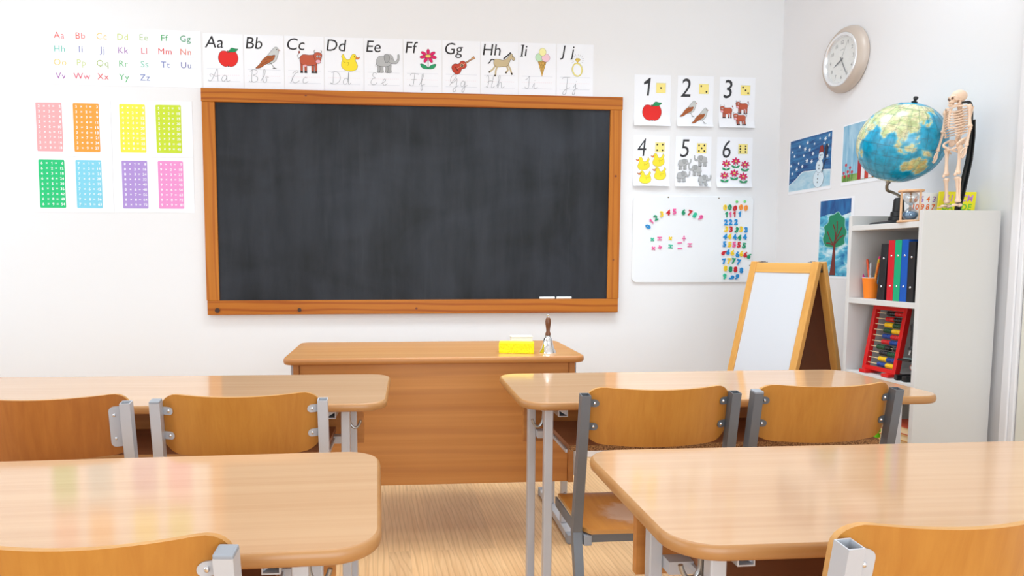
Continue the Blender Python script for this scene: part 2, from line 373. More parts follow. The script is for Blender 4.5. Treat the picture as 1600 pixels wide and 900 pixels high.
class Draw:
    """flat printing on a sheet: u to the right, v up, each layer a hair further out"""
    def __init__(s, base=0.0006, step=0.00009):
        s.bm = bmesh.new(); s.mats = []; s.z = base; s.step = step; s.T = (0, 0, 1, 1, 0); s.curl = None
    def at(s, x, y, sc, flip=1, rot=0): s.T = (x, y, sc, flip, math.radians(rot)); return s
    def mi(s, m):
        if not isinstance(m, bpy.types.Material): m = flat(m, 0.75)
        if m not in s.mats: s.mats.append(m)
        return s.mats.index(m)
    def p(s, u, v, z):
        x, y, sc, fl, r = s.T; u, v = u * sc * fl, v * sc
        q = y + u * math.sin(r) + v * math.cos(r)
        if s.curl: z += max(0, 1 - (q / s.curl[0]) / 0.22) ** 2 * s.curl[1]
        return (x + u * math.cos(r) - v * math.sin(r), -z, q)
    def poly(s, pts, m, line=None, lw=0.02):
        s.z += s.step; vs = [s.bm.verts.new(s.p(u, v, s.z)) for u, v in pts]; i = s.mi(m)
        for t in tessellate_polygon([[Vector((u, v, 0)) for u, v in pts]]):
            try: s.bm.faces.new([vs[k] for k in t]).material_index = i
            except ValueError: pass
        if line: s.line(pts, lw, line, True)
        return s
    def blob(s, pts, m, line=None, lw=0.02, n=5): return s.poly(cat(pts, n), m, line, lw)
    def ell(s, cx, cy, rx, ry, m, line=None, lw=0.02, rot=0, n=20):
        a = math.radians(rot)
        return s.poly([(cx + rx * math.cos(t) * math.cos(a) - ry * math.sin(t) * math.sin(a), cy + rx * math.cos(t) * math.sin(a) + ry * math.sin(t) * math.cos(a)) for t in (2 * PI * k / n for k in range(n))], m, line, lw)
    def line(s, pts, w, m, closed=False):
        s.z += s.step; i = s.mi(m); P = [Vector((u, v)) for u, v in pts]; k = len(P); L = []
        for j in range(k):
            a = P[j - 1] if (closed or j) else P[0]; b = P[(j + 1) % k] if (closed or j < k - 1) else P[-1]
            d = b - a
            if d.length < 1e-9: d = Vector((1, 0))
            n = Vector((-d.y, d.x)).normalized() * (w / 2)
            L.append((s.bm.verts.new(s.p(*(P[j] + n), s.z)), s.bm.verts.new(s.p(*(P[j] - n), s.z))))
        for j in range(k if closed else k - 1):
            A, B = L[j], L[(j + 1) % k]
            s.bm.faces.new((A[0], A[1], B[1], B[0])).material_index = i
        return s
    def text(s, t, x, y, h, m, shear=0.0, align='l', bold=0.0, space=1.0, sx=1.0, rot=0.0):
        s.z += s.step; i = s.mi(m); V, F = glyphs(t, bold=bold, space=space); k = h / CAP
        x0 = min(v.x for v in V); x1 = max(v.x for v in V)
        off = {'l': x0, 'c': (x0 + x1) / 2, 'r': x1}[align]; ca, sa = math.cos(rot), math.sin(rot)
        vs = []
        for v in V:
            a, b = ((v.x - off) * sx + v.y * shear) * k, v.y * k
            vs.append(s.bm.verts.new(s.p(x + a * ca - b * sa, y + a * sa + b * ca, s.z)))
        for f in F: s.bm.faces.new([vs[q] for q in f]).material_index = i
        return s
    def build(s, name, parent):
        me = bpy.data.meshes.new(name); s.bm.to_mesh(me); s.bm.free()
        for m in s.mats: me.materials.append(m)
        o = bpy.data.objects.new(name, me); COL.objects.link(o); o.parent = parent
        return o
def sheet(name, w, h, parent, m=M_paper, curl=0.0, y=0.0, th=0.0007, n=10):
    """a sheet of paper hanging from its top edge, lower edge curling off the wall; local x centre, z up from the bottom"""
    if curl: n = 60
    bm = bmesh.new(); F = []; B = []
    for j in range(n + 1):
        v = h * j / n; t = max(0, 1 - (v / h) / 0.22) ** 2 * curl
        F.append([bm.verts.new((w * (i / 6 - 0.5), y - th - t * (1 - 0.35 * abs(i / 3 - 1)), v)) for i in range(7)])
        B.append([bm.verts.new((w * (i / 6 - 0.5), y - t * (1 - 0.35 * abs(i / 3 - 1)), v)) for i in range(7)])
    for j in range(n):
        for i in range(6):
            bm.faces.new((F[j][i], F[j][i + 1], F[j + 1][i + 1], F[j + 1][i])); bm.faces.new((B[j][i], B[j + 1][i], B[j + 1][i + 1], B[j][i + 1]))
        for i in (0, 6): bm.faces.new((F[j][i], F[j + 1][i], B[j + 1][i], B[j][i]))
    for j in (0, n):
        for i in range(6): bm.faces.new((F[j][i], F[j][i + 1], B[j][i + 1], B[j][i]))
    return obj(name, bm, m, parent, smooth=True)
def copy_tree(o, parent=None):
    c = o.copy(); COL.objects.link(c); c.parent = parent
    for ch in [q for q in bpy.data.objects if q.parent == o]: copy_tree(ch, c)
    return c

# ------------------------------------------------------------------ the room
FW, RW, LW, BW, CH = 3.801, 2.2654, -2.9, -2.2, 2.92
struct('floor', bx(LW - .15, RW + .15, BW - .15, FW + .15, -0.1, 0.0), M_floor)
struct('ceiling', bx(LW - .15, RW + .15, BW - .15, FW + .15, CH, CH + .1), M_ceil)
struct('wall_front', bx(LW - .15, RW + .15, FW, FW + .15, 0, CH), M_wall)
struct('wall_right', bx(RW, RW + .15, BW, FW, 0, CH), M_wallr)
def pierced(name, axis, p0, p1, a0, a1, holes, z0=0.55, z1=2.45):
    bm = bmesh.new(); q = a0
    def b(u0, u1, c0, c1):
        if axis == 'x': box(bm, p0, p1, u0, u1, c0, c1)
        else: box(bm, u0, u1, p0, p1, c0, c1)
    for h0, h1 in holes:
        b(q, h0, 0, CH); b(h0, h1, 0, z0); b(h0, h1, z1, CH); q = h1
    b(q, a1, 0, CH); struct(name, bm, M_wall)
pierced('wall_left', 'x', LW - .15, LW, BW, FW, [(-0.65, 1.15), (1.65, 3.45)])
pierced('wall_back', 'y', BW - .15, BW, LW, RW, [(-1.5, 2.1)])  # unseen rear opening, widened to suit the added fill light
def window(nm, axis, a0, a1, c):
    f = bmesh.new(); g = bmesh.new()
    def b(bm, u0, u1, z0, z1, t):
        if axis == 'x': box(bm, c - t, c + t, u0, u1, z0, z1)
        else: box(bm, u0, u1, c - t, c + t, z0, z1)
    for u0, u1, z0, z1 in ((a0, a1, 0.55, 0.6), (a0, a1, 2.4, 2.45), (a0, a0 + .05, 0.6, 2.4), (a1 - .05, a1, 0.6, 2.4), ((a0 + a1) / 2 - .03, (a0 + a1) / 2 + .03, 0.6, 2.4)): b(f, u0, u1, z0, z1, .03)
    o = struct(nm, f, M_trim); b(g, a0 + .05, a1 - .05, 0.6, 2.4, .003); obj('pane', g, M_glass, o)
window('window_1', 'x', -0.65, 1.15, LW - .1); window('window_2', 'x', 1.65, 3.45, LW - .1); window('added_rear_window', 'y', -1.5, 2.1, BW - .1)  # the rear window is unseen, added to go with the fill light
struct('baseboard_front', bx(LW, RW, FW - .014, FW, 0, .042), M_trim, bevel=.003)
struct('baseboard_right', bx(RW - .014, RW, 2.285, FW - .014, 0, .042), M_trim, bevel=.003)
bm = bmesh.new(); box(bm, RW - .018, RW, 2.247, 2.277, 0, 2.08); box(bm, RW - .012, RW, 2.228, 2.247, 0, 2.06); box(bm, RW - .018, RW, 1.27, 2.247, 2.06, 2.1); box(bm, RW - .018, RW, 1.24, 1.27, 0, 2.1)
struct('trim_1', bm, M_trim, bevel=.003)
d1 = struct('door_1', bx(RW - .006, RW + .001, 1.275, 2.222, 0.01, 2.055), flat((226, 222, 208), 0.5), bevel=.002)
h = bmesh.new(); tube(h, [(RW - .006, 1.34, 1.02), (RW - .05, 1.34, 1.02), (RW - .055, 1.46, 1.02)], .009); obj('door_handle', h, M_steel, d1, smooth=True)

# ------------------------------------------------------------------ blackboard
def blackboard():
    t = thing('blackboard', 'large dark slate blackboard in an orange pine frame on the front wall', 'blackboard', (0.1705, FW, 0.8475))
    W, H, D, R = 1.148, 1.207, 0.035, 0.0715
    obj('slate', bx(-W + .04, W - .04, -.022, -.002, .05, H - .04), M_slate, t)
    for nm, a, m in (('top_rail', (-W, W, -D, -.001, H - R, H), M_pine), ('bottom_rail', (-W + .006, W - .006, -D, -.001, 0, .078), M_pine),
                     ('left_stile', (-W + .002, -W + .070, -D + .002, -.001, .078, H - R), M_pineV), ('right_stile', (W - .070, W - .003, -D + .002, -.001, .078, H - R), M_pineV)):
        obj(nm, bx(*a), m, t, bevel=.003)
    for x, z, r in ((-1.089, .0255, .013), (-.651, .0255, .0105)):
        k = lat([(0, -.001), (r * .8, -.001), (r, .001), (r, .004), (0, .004)], n=16)
        obj('screw_plug', k, flat((58, 30, 18), 0.5), t, smooth=True, loc=(x, -D - .001, z), rot=(PI / 2, 0, 0))
    for x, z, a, b in ((1.114, .77, .007, .006), (-.01, .03, .007, .006), (-.6, H - .03, .006, .004), (1.109, .30, .006, .004)):
        k = bmesh.new(); prism(k, [(a * math.cos(q * PI / 8), b * math.sin(q * PI / 8)) for q in range(16)], 0, .0006)
        obj('wood_knot', k, flat((120, 58, 24), 0.5), t, loc=(x, -D + (.001 if x > 1.1 else 0), z), rot=(PI / 2, 0, 0))
blackboard()
for x, lb in ((0.901, 'left of the two white chalk sticks on the blackboard ledge'), (0.998, 'right of the two white chalk sticks on the blackboard ledge')):
    c = lat([(0, 0), (.0058, 0), (.0066, .0012), (.0066, .0858), (.0056, .087), (0, .087)], n=14)
    tag(obj('chalk_stick', c, flat((244, 242, 238), 0.9), smooth=True, loc=(x - .0435, FW - .029, .9255 + .0066), rot=(0, PI / 2, 0)), lb, 'chalk', 'chalk sticks on the blackboard ledge')

# ------------------------------------------------------------------ desks
def band(bm, w, d, r, z0, z1, n=10, bulge=.004):
    prof = [(-.003, z1), (-.0005, z1 - .0008), (bulge * .6, z1 - .004), (bulge, (z0 + z1) / 2), (bulge * .6, z0 + .004), (-.0005, z0 + .0008), (-.003, z0)]
    rings = []
    for o, z in prof: rings.append([bm.verts.new((x, y, z)) for x, y in rrect(w + 2 * o - 2 * bulge, d + 2 * o - 2 * bulge, r + o - bulge, n)])
    k = len(rings[0])
    for A, B in zip(rings, rings[1:]):
        for i in range(k): bm.faces.new((A[i], B[i], B[(i + 1) % k], A[(i + 1) % k]))
def slab(parent, w, d, r, z0, z1, mt, me):
    bm = bmesh.new(); prism(bm, rrect(w - .0136, d - .0136, r - .0068, 10), z0, z1)
    top = obj('desk_top', bm, mt, parent)
    b = bmesh.new(); band(b, w, d, r, z0, z1); obj('edge_band', b, me, top, smooth=True)
    return top
def student_desk(label, x, y, rz, shz=.606, lip=None, W=1.311):
    t = thing('student_desk', label, 'desk', (x, y, 0), rz, 'two-seat pupil desks')
    Dp, Z = .507, .74; K0 = W / 2 - .6555; K = K0
    slab(t, W, Dp, .078, Z - .024, Z, M_top, M_edge)
    obj('modesty_panel', bx(-.585 - K, .566 + K, .098, .116, .53, .714), M_panel, t, bevel=.001)
    sh = obj('shelf', bx(-.505 - K, .472 + K, -.205, .095, shz - .018, shz), M_shelfw, t, bevel=.0008)
    obj('front_lipping', bx(-.5055 - K, .4725 + K, -.2065, -.2045, shz - .0175, shz - .0005), lip or M_chip, sh)
    for s in (-1, 1):
        K = K0 - (.033 if s > 0 else 0)
        for yy in (-.19, .055):
            bm = bmesh.new(); sweep(bm, [(s * (.566 + K), yy, .042), (s * (.566 + K), yy, .715)], .026, .026, (1, 0, 0))
            obj('leg', bm, M_light, t, bevel=.003)
        bm = bmesh.new(); box(bm, s * (.566 + K) - .02, s * (.566 + K) + .02, -.255, .100, .004, .042)
        ft = obj('foot_rail', bm, M_light, t, bevel=.003)
        for yy in (-.258, .080): obj('plastic_foot', bx(s * (.566 + K) - .021, s * (.566 + K) + .021, yy, yy + .025, 0, .043), M_capg, ft, bevel=.004)
        bm = bmesh.new(); sweep(bm, [(s * (.524 + K), .16, .7005), (s * (.524 + K), -.205, .7005)], .028, .028, (1, 0, 0), open_end=True)
        tr = obj('top_rail', bm, [M_light, M_hole], t)
        bm = bmesh.new(); prism(bm, [(s * (.510 + K), .7145), (s * (.553 + K), .7145), (s * (.510 + K), .688)], -.198, -.18, f=lambda a, b, c: (a, c, b)); obj('gusset', bm, M_light, tr)
        bm = bmesh.new(); box(bm, min(s * (.553 + K), s * (.506 + K)), max(s * (.553 + K), s * (.506 + K)), .012, .045, shz - .036, shz - .012); box(bm, min(s * (.506 + K), s * (.512 + K)), max(s * (.506 + K), s * (.512 + K)), -.19, .06, shz - .026, shz - .016)
        obj('shelf_bracket', bm, M_light, t)
        bm = bmesh.new(); pts = [(.573, .70), (.574, .686), (.5755, .668), (.580, .655), (.588, .6485), (.597, .650), (.604, .659), (.608, .671)]
        tube(bm, cat([(s * (a + K), -.160, b) for a, b in pts], 4, False), .0042, 10)
        box(bm, min(s * (.566 + K), s * (.576 + K)), max(s * (.566 + K), s * (.576 + K)), -.168, -.152, .655, .7145)
        hk = obj('bag_hook', bm, M_steel, t, smooth=True)
        bm = bmesh.new(); box(bm, s * (.566 + K) - .008, s * (.566 + K) + .008, -.178, .043, .69, .712); obj('end_bar', bm, M_light, t)
    return t
student_desk('long beech pupil desk in the back row on the right, before the bookcase', 1.044, 2.147, -.0094, .600)
student_desk('long beech pupil desk in the nearest row on the right, cut by the frame', 1.071, 1.160, -.0115)
student_desk('long beech pupil desk in the back row on the left, two chairs at it', -.7307, 2.2078, -.0347, .588, M_edge, 1.47)
student_desk('long beech pupil desk in the nearest row on the left, shiny pale top', -.669, 1.195, .0143)

def teacher_desk():
    t = thing('teacher_desk', 'brown teacher desk with solid front panel below the blackboard', 'desk', (.195, 2.90, 0), -.0162)
    W, Dp, Z = 1.200, .527, .767
    slab(t, W, Dp, .045, Z - .026, Z, M_ttop, M_tedge)
    obj('front_panel', bx(-.538, .538, -.226, -.208, .245, Z - .026), M_panel, t, bevel=.001)
    for s in (-1, 1):
        obj('side_board', bx(min(s * .539, s * .561), max(s * .539, s * .561), -.234, -.205, .243, Z - .026), M_tedge, t, bevel=.001)
        for yy in (-.13, .10):
            bm = bmesh.new(); sweep(bm, [(s * .548, yy, .036), (s * .548, yy, Z - .03)], .026, .026); obj('leg', bm, M_light, t, bevel=.003)
        bm = bmesh.new(); box(bm, s * .548 - .016, s * .548 + .016, -.272, .305, .004, .036); f = obj('foot_rail', bm, M_light, t, bevel=.003)
        for y0, y1 in ((-.276, -.235), (.275, .309)): obj('plastic_foot', bx(s * .548 - .018, s * .548 + .018, y0, y1, 0, .038), M_capg, f, bevel=.003)
        bm = bmesh.new(); sweep(bm, [(s * .569, -.19, .26), (s * .569, -.19, Z - .03)], .014, .02); obj('corner_post', bm, M_light, t, bevel=.002)
        obj('top_bar', bx(s * .548 - .012, s * .548 + .012, -.2, .22, Z - .052, Z - .0265), M_light, t)
teacher_desk()

# ------------------------------------------------------------------ chairs
def chair(label, x, y, rz, frame, ply, capped=False, plate=False, group='wooden school chairs'):
    t = thing('school_chair', label, 'chair', (x, y, 0), rz, group)
    lean = .155; HW = .201 if plate or capped is True else .198; BOW = .052
    def yl(z): return -(z - .42) * lean
    for s in (-1, 1):
        path = [(s * .2055, -.115, .03), (s * .2035, -.012, .385), (s * .2028, -.001, .42), (s * .2025, -.006, .455), (s * .2015, yl(.808), .806)]
        bm = bmesh.new(); sweep(bm, path, .0245, .0245, (1, 0, 0), open_end=not (capped is True or capped == s))
        p = obj('rear_post', bm, [frame, M_hole], t)
        if capped is True or capped == s:
            cb = bmesh.new(); q = Vector(path[-1]); box(cb, -.0125, .0125, -.0125, .0125, -.002, .005)
            obj('end_cap', cb, M_capg, p, bevel=.002, loc=q, rot=(lean, 0, 0))
        bm = bmesh.new(); sweep(bm, cat([(s * .2055, -.13, .014), (s * .205, 0, .014), (s * .203, .3, .014)], 3, False), .024, .024); fr = obj('floor_rail', bm, frame, t, bevel=.002)
        for yy in (-.138, .286): obj('glide', bx(s * .2045 - .014, s * .2045 + .014, yy, yy + .026, 0, .028), M_capg, fr, bevel=.003)
        bm = bmesh.new(); box(bm, s * .190 - .003, s * .190 + .003, -.005, .27, .39, .418); obj('seat_rail', bm, frame, t)
    bm = bmesh.new(); sweep(bm, [(-.19, .004, .400), (.19, .004, .400)], .022, .022, (0, 1, 0)); cr = obj('cross_bar', bm, frame, t)
    for s in (-1, 1): obj('clip', bx(s * .176 - .011, s * .176 + .011, -.022, .017, .386, .415), M_capg, cr, bevel=.002)
    # seat
    bm = bmesh.new(); nx, ny = 16, 14; T = []; B = []
    def sz(u, v):
        z = .431 - .010 * math.exp(-((u / .55) ** 2 + ((v + .15) / .6) ** 2)); return z - .02 * max(0, v - .75) ** 2 * 8
    def sp(i, j):
        u, v = -1 + 2 * i / nx, -1 + 2 * j / ny; hx = .186
        yy = .13 + v * .158; c = max(0, abs(v) - .82) / .18; hx *= 1 - .09 * c * c
        return u, v, u * hx, yy
    for j in range(ny + 1):
        T.append([]); B.append([])
        for i in range(nx + 1):
            u, v, xx, yy = sp(i, j); z = sz(u, v); T[-1].append(bm.verts.new((xx, yy, z))); B[-1].append(bm.verts.new((xx, yy, z - .011)))
    for j in range(ny):
        for i in range(nx):
            bm.faces.new((T[j][i], T[j][i + 1], T[j + 1][i + 1], T[j + 1][i])); bm.faces.new((B[j][i], B[j + 1][i], B[j + 1][i + 1], B[j][i + 1]))
        for i in (0, nx): bm.faces.new((T[j][i], T[j + 1][i], B[j + 1][i], B[j][i])).material_index = 1
    for j in (0, ny):
        for i in range(nx): bm.faces.new((T[j][i], T[j][i + 1], B[j][i + 1], B[j][i])).material_index = 1
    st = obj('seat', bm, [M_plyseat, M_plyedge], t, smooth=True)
    for sx in (-.165, .165): obj('seat_screw', lat([(0, .0035), (.004, .003), (.005, 0)], n=10, c=(sx, .262, sz(sx / .186, .83) + .0002)), M_steel, st)
    # curved backrest
    zc, hh, r, th = .749, .0785, (.036 if plate or capped is True else .05), .0095
    def yb(xx, z): return yl(z) + (.0230 if HW > .2 else .0185) - BOW * (1 - (xx / HW) ** 2)
    bm = bmesh.new(); us = [math.sin(PI / 2 * (-1 + 2 * i / 30)) for i in range(31)]; nz = 8; F = []; B = []
    for u in us:
        xx = u * HW; e = abs(xx) - (HW - r); k = r - math.sqrt(max(0, r * r - e * e)) if e > 0 else 0
        dip = .007 * (1 - u * u); z1 = zc + hh - k - dip; z0 = zc - hh + k * 1.05 - .004 * (1 - u * u)
        F.append([]); B.append([])
        for j in range(nz + 1):
            z = z0 + (z1 - z0) * j / nz; y0 = yb(xx, z)
            B[-1].append(bm.verts.new((xx, y0, z))); F[-1].append(bm.verts.new((xx, y0 + th, z)))
    for i in range(30):
        for j in range(nz):
            bm.faces.new((B[i][j], B[i + 1][j], B[i + 1][j + 1], B[i][j + 1])); bm.faces.new((F[i][j], F[i][j + 1], F[i + 1][j + 1], F[i + 1][j]))
        for j in (0, nz): bm.faces.new((B[i][j], B[i + 1][j], F[i + 1][j], F[i][j])).material_index = 1
    for i in (0, 30):
        for j in range(nz): bm.faces.new((B[i][j], B[i][j + 1], F[i][j + 1], F[i][j])).material_index = 1
    obj('backrest', bm, [ply, M_plyedge], t, smooth=True)
    # brackets with bolts lying on the back face of the plywood
    def onback(a, b, c): return (a, yb(a, b) - c, b)
    for s in (-1, 1):
        spots = [(.742, .052)] if plate else [(.781, .010), (.717, .010)]
        for z, h2 in spots:
            a1, a0 = .193, (.158 if plate else .163); rr = .012 if plate else .0098
            pts = [(a1, z - h2), (a0 + rr, z - h2)] + [(a0 + rr - rr * math.sin(q * PI / 12), z - h2 + rr - rr * math.cos(q * PI / 12)) for q in range(1, 7)] + \
                  [(a0 + rr - rr * math.cos(q * PI / 12), z + h2 - rr + rr * math.sin(q * PI / 12)) for q in range(0, 7)] + [(a1, z + h2)]
            bm = bmesh.new(); prism(bm, [(s * a, b) for a, b in pts], .0006, .0034, f=onback); br = obj('bracket', bm, frame, t)
            for bz in ((z + .030, z - .030) if plate else (z,)):
                bm = bmesh.new(); ball(bm, (0, 0, 0), (.0046, .0032, .0046), 12); obj('bolt', bm, M_chrome, br, smooth='all', loc=onback(s * (a0 + .0105), bz, .003), rot=(0, 0, -s * .42))
    return t
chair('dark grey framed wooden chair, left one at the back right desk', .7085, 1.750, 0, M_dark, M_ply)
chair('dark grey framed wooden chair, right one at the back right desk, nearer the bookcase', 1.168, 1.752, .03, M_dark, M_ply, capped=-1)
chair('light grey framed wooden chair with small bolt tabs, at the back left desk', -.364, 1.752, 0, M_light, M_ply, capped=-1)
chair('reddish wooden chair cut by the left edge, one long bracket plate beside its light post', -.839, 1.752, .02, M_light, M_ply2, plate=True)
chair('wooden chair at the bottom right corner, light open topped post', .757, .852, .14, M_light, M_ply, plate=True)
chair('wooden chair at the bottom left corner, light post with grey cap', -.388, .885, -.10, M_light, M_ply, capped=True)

# ------------------------------------------------------------------ on the teacher desk
TZ = .767
t = thing('sponge', 'yellow board sponge on the teacher desk', 'sponge', (.531, 2.752, TZ), -.21)
bm = bmesh.new(); box(bm, -.0715, .0715, -.035, .035, 0, .044); bmesh.ops.subdivide_edges(bm, edges=bm.edges, cuts=5, use_grid_fill=True)
for v in bm.verts: v.co += Vector((noise.noise(v.co * 60), noise.noise(v.co * 55 + Vector((9, 0, 0))), 0)) * .0014
obj('foam', bm, M_sponge, t, bevel=.003)
t = thing('chalk_box', 'small white block behind the yellow sponge on the teacher desk', 'chalk box', (.572, 2.86, TZ), -.05)
obj('body', bx(-.046, .046, -.022, .022, 0, .05), flat((245, 242, 226), 0.7), t, bevel=.004)
obj('lid', bx(-.047, .047, -.023, .023, .0505, .058), flat((250, 246, 228), 0.7), t, bevel=.003)
t = thing('hand_bell', 'silver hand bell with turned wooden handle on the teacher desk', 'bell', (.661, 2.745, TZ))
obj('bell_cup', lat([(.030, .001), (.0345, 0), (.0335, .006), (.027, .016), (.0225, .030), (.0195, .046), (.0165, .058), (.010, .065), (0, .066), (0, .062), (.014, .054), (.017, .045), (.02, .03), (.025, .014), (.030, .001)], n=40), M_chrome, t, smooth=True)
obj('ferrule', lat([(0, .064), (.0105, .064), (.0105, .070), (.009, .072), (0, .072)], n=24), M_steel, t, smooth=True)
obj('handle', lat([(0, .071), (.0105, .071), (.0112, .078), (.0085, .084), (.0075, .090), (.009, .104), (.0115, .120), (.0118, .130), (.0095, .140), (.0065, .145), (0, .146)], n=24), wood('bell_handle_wood', (132, 78, 40), (86, 46, 22), 'Z', 8, 90, rough=0.35), t, smooth=True)
obj('finial', lat([(0, .145), (.005, .145), (.0055, .149), (.0035, .152), (.0052, .156), (.004, .160), (0, .161)], n=20), M_chrome, t, smooth=True)

# ------------------------------------------------------------------ easel in the corner
def easel():
    ph = math.radians(71); W = .36; zt = 1.14; sp = .29
    t = thing('easel', 'wooden A-frame easel with a white panel standing in the corner', 'easel', (1.816, 2.95, 0), -ph)
    def leaf(nm, s):           # s=-1 front leaf (towards local -y), s=1 rear leaf
        m = Matrix(((1, 0, 0, 0), (0, math.cos(0), 0, 0), (0, 0, 1, 0), (0, 0, 0, 1)))
        L = math.hypot(sp, zt); a = math.atan2(sp, zt)
        m = Matrix.Translation((0, s * .012, zt)) @ Matrix.Rotation(-s * a if s < 0 else -s * a, 4, 'X')
        # local frame of a leaf: x across, z down the leaf is negative
        mm = Matrix.Translation((0, s * .014, zt)) @ Matrix.Rotation(s * a, 4, 'X')
        for sx in (-1, 1):
            bm = bmesh.new(); x0, x1 = (sx * (W / 2 - .034), sx * W / 2)
            box(bm, min(x0, x1), max(x0, x1), -.012, .012, -L + .004, 0, mtx=mm); obj('leg', bm, M_easel, t, bevel=.003)
        bm = bmesh.new(); box(bm, -W / 2 + .034, W / 2 - .034, -.009, .009, -.052, -.006, mtx=mm); obj('top_rail', bm, M_easelH, t, bevel=.002)
        bm = bmesh.new(); box(bm, -W / 2 + .034, W / 2 - .034, -.009, .009, -.86, -.82, mtx=mm); obj('lower_rail', bm, M_easelH, t, bevel=.002)
        bm = bmesh.new(); o = -s * .004; box(bm, -W / 2 + .030, W / 2 - .030, -.003 - (.003 if s < 0 else -.003), .003 - (.003 if s < 0 else -.003), -.83, -.045, mtx=mm)
        pn = obj('white_panel' if s < 0 else 'hardboard_panel', bm, flat((208, 208, 212), 0.35) if s < 0 else M_hard, t)
        if s < 0:
            bm = bmesh.new(); box(bm, -W / 2 + .031, W / 2 - .031, .0012, .0032, -.829, -.046, mtx=mm); obj('panel_backing', bm, M_hard, pn)
    leaf('front', -1); leaf('rear', 1)
    for sx in (-1, 1):
        bm = bmesh.new(); x = sx * (W / 2 - .05)
        box(bm, x - .012, x + .012, -.016, .016, zt - .003, zt + .001); tube(bm, [(x - .012, 0, zt + .001), (x + .012, 0, zt + .001)], .003, 8); obj('hinge', bm, M_steel, t)
    bm = bmesh.new(); box(bm, W / 2 - .03, W / 2 - .008, -.012, .012, zt - .045, zt - .014); obj('hinge_block', bm, M_black, t)
easel()

# ------------------------------------------------------------------ drawings for the cards (unit size, centred)
DK = (40, 32, 32)
def apple(d):
    d.blob([(0, .26), (-.14, .33), (-.36, .31), (-.5, .08), (-.49, -.18), (-.34, -.4), (-.13, -.48), (0, -.44), (.13, -.48), (.34, -.4), (.49, -.18), (.5, .08), (.36, .31), (.14, .33)], (226, 34, 28), (120, 20, 18), .018)
    d.blob([(-.06, .27), (0, .24), (.07, .27), (.03, .33), (-.03, .36)], (120, 70, 50)); d.poly([(-.03, -.5), (.03, -.5), (.02, -.43), (-.02, -.43)], DK)
    d.blob([(.04, .3), (.16, .28), (.36, .3), (.52, .44), (.38, .46), (.2, .5), (.1, .42)], (30, 150, 90), (16, 70, 40), .015); d.line([(.06, .31), (.45, .42)], .012, (16, 90, 50))
def bird(d):
    d.blob([(-.02, .06), (.1, .22), (.22, .36), (.34, .46), (.44, .42), (.48, .3), (.44, .1), (.36, -.1), (.2, -.22), (.02, -.26), (-.1, -.2)], (205, 205, 202), (70, 70, 70), .014)
    d.blob([(-.5, -.44), (-.34, -.28), (-.2, -.08), (0, .08), (.18, .1), (.32, .12), (.26, -.06), (.1, -.18), (-.12, -.3), (-.3, -.42)], (176, 96, 50), (80, 40, 20), .014)
    d.line([(-.14, -.1), (.2, 0)], .012, (90, 46, 22)); d.line([(-.3, -.3), (.02, -.14)], .012, (90, 46, 22)); d.line([(-.02, -.02), (.26, .06)], .012, (90, 46, 22))
    d.ell(.4, .36, .022, .022, DK); d.poly([(.47, .38), (.56, .31), (.47, .31)], (190, 130, 110))
    d.line([(.14, -.22), (.26, -.38), (.32, -.44)], .018, DK); d.line([(.22, -.42), (.38, -.44)], .024, DK)
def cow(d):
    d.line([(-.3, .2), (-.42, .1), (-.46, .22), (-.4, .32)], .022, (70, 40, 34)); d.ell(-.39, .36, .04, .05, (150, 60, 50))
    for x in (-.3, -.14, .14, .26):
        d.poly([(x - .05, -.06), (x + .05, -.06), (x + .045, -.38), (x - .045, -.38)], (186, 84, 58), (90, 36, 28), .012); d.poly([(x - .05, -.38), (x + .05, -.38), (x + .06, -.46), (x - .06, -.46)], DK)
    d.blob([(-.36, .14), (-.24, .26), (0, .25), (.26, .26), (.34, .12), (.32, -.08), (.12, -.16), (-.16, -.16), (-.34, -.08)], (192, 88, 60), (96, 40, 30), .014)
    d.ell(-.16, -.17, .07, .04, (236, 170, 178))
    d.line([(.22, .3), (.2, .42), (.24, .46)], .022, (120, 118, 112)); d.line([(.46, .3), (.5, .4), (.46, .46)], .022, (120, 118, 112))
    d.blob([(.2, .3), (.34, .36), (.5, .3), (.48, .12), (.42, -.02), (.3, -.04), (.22, .1)], (196, 92, 64), (96, 40, 30), .014)
    d.ell(.36, .0, .1, .075, (240, 180, 190), (120, 60, 60), .01); d.ell(.33, .2, .04, .05, (245, 245, 245), DK, .01); d.ell(.42, .2, .03, .045, (245, 245, 245), DK, .01); d.ell(.34, .19, .014, .02, DK); d.ell(.42, .19, .014, .02, DK)
def duck(d):
    d.blob([(-.46, .3), (-.36, .44), (-.3, .3), (-.16, .14), (.0, .16), (.06, .3), (.16, .44), (.3, .44), (.38, .28), (.32, .1), (.4, -.06), (.44, -.24), (.34, -.42), (.06, -.5), (-.28, -.44), (-.46, -.26), (-.46, -.02), (-.4, .16)], (250, 224, 50), (140, 112, 20), .016)
    d.line(cat([(-.36, .02), (-.2, -.06), (-.06, -.02), (-.1, -.2)], 4, False), .014, (140, 112, 20))
    d.blob([(.36, .3), (.46, .26), (.58, .3), (.5, .18), (.4, .16), (.34, .2)], (226, 130, 60), (120, 60, 20), .014); d.ell(.26, .32, .022, .03, DK)
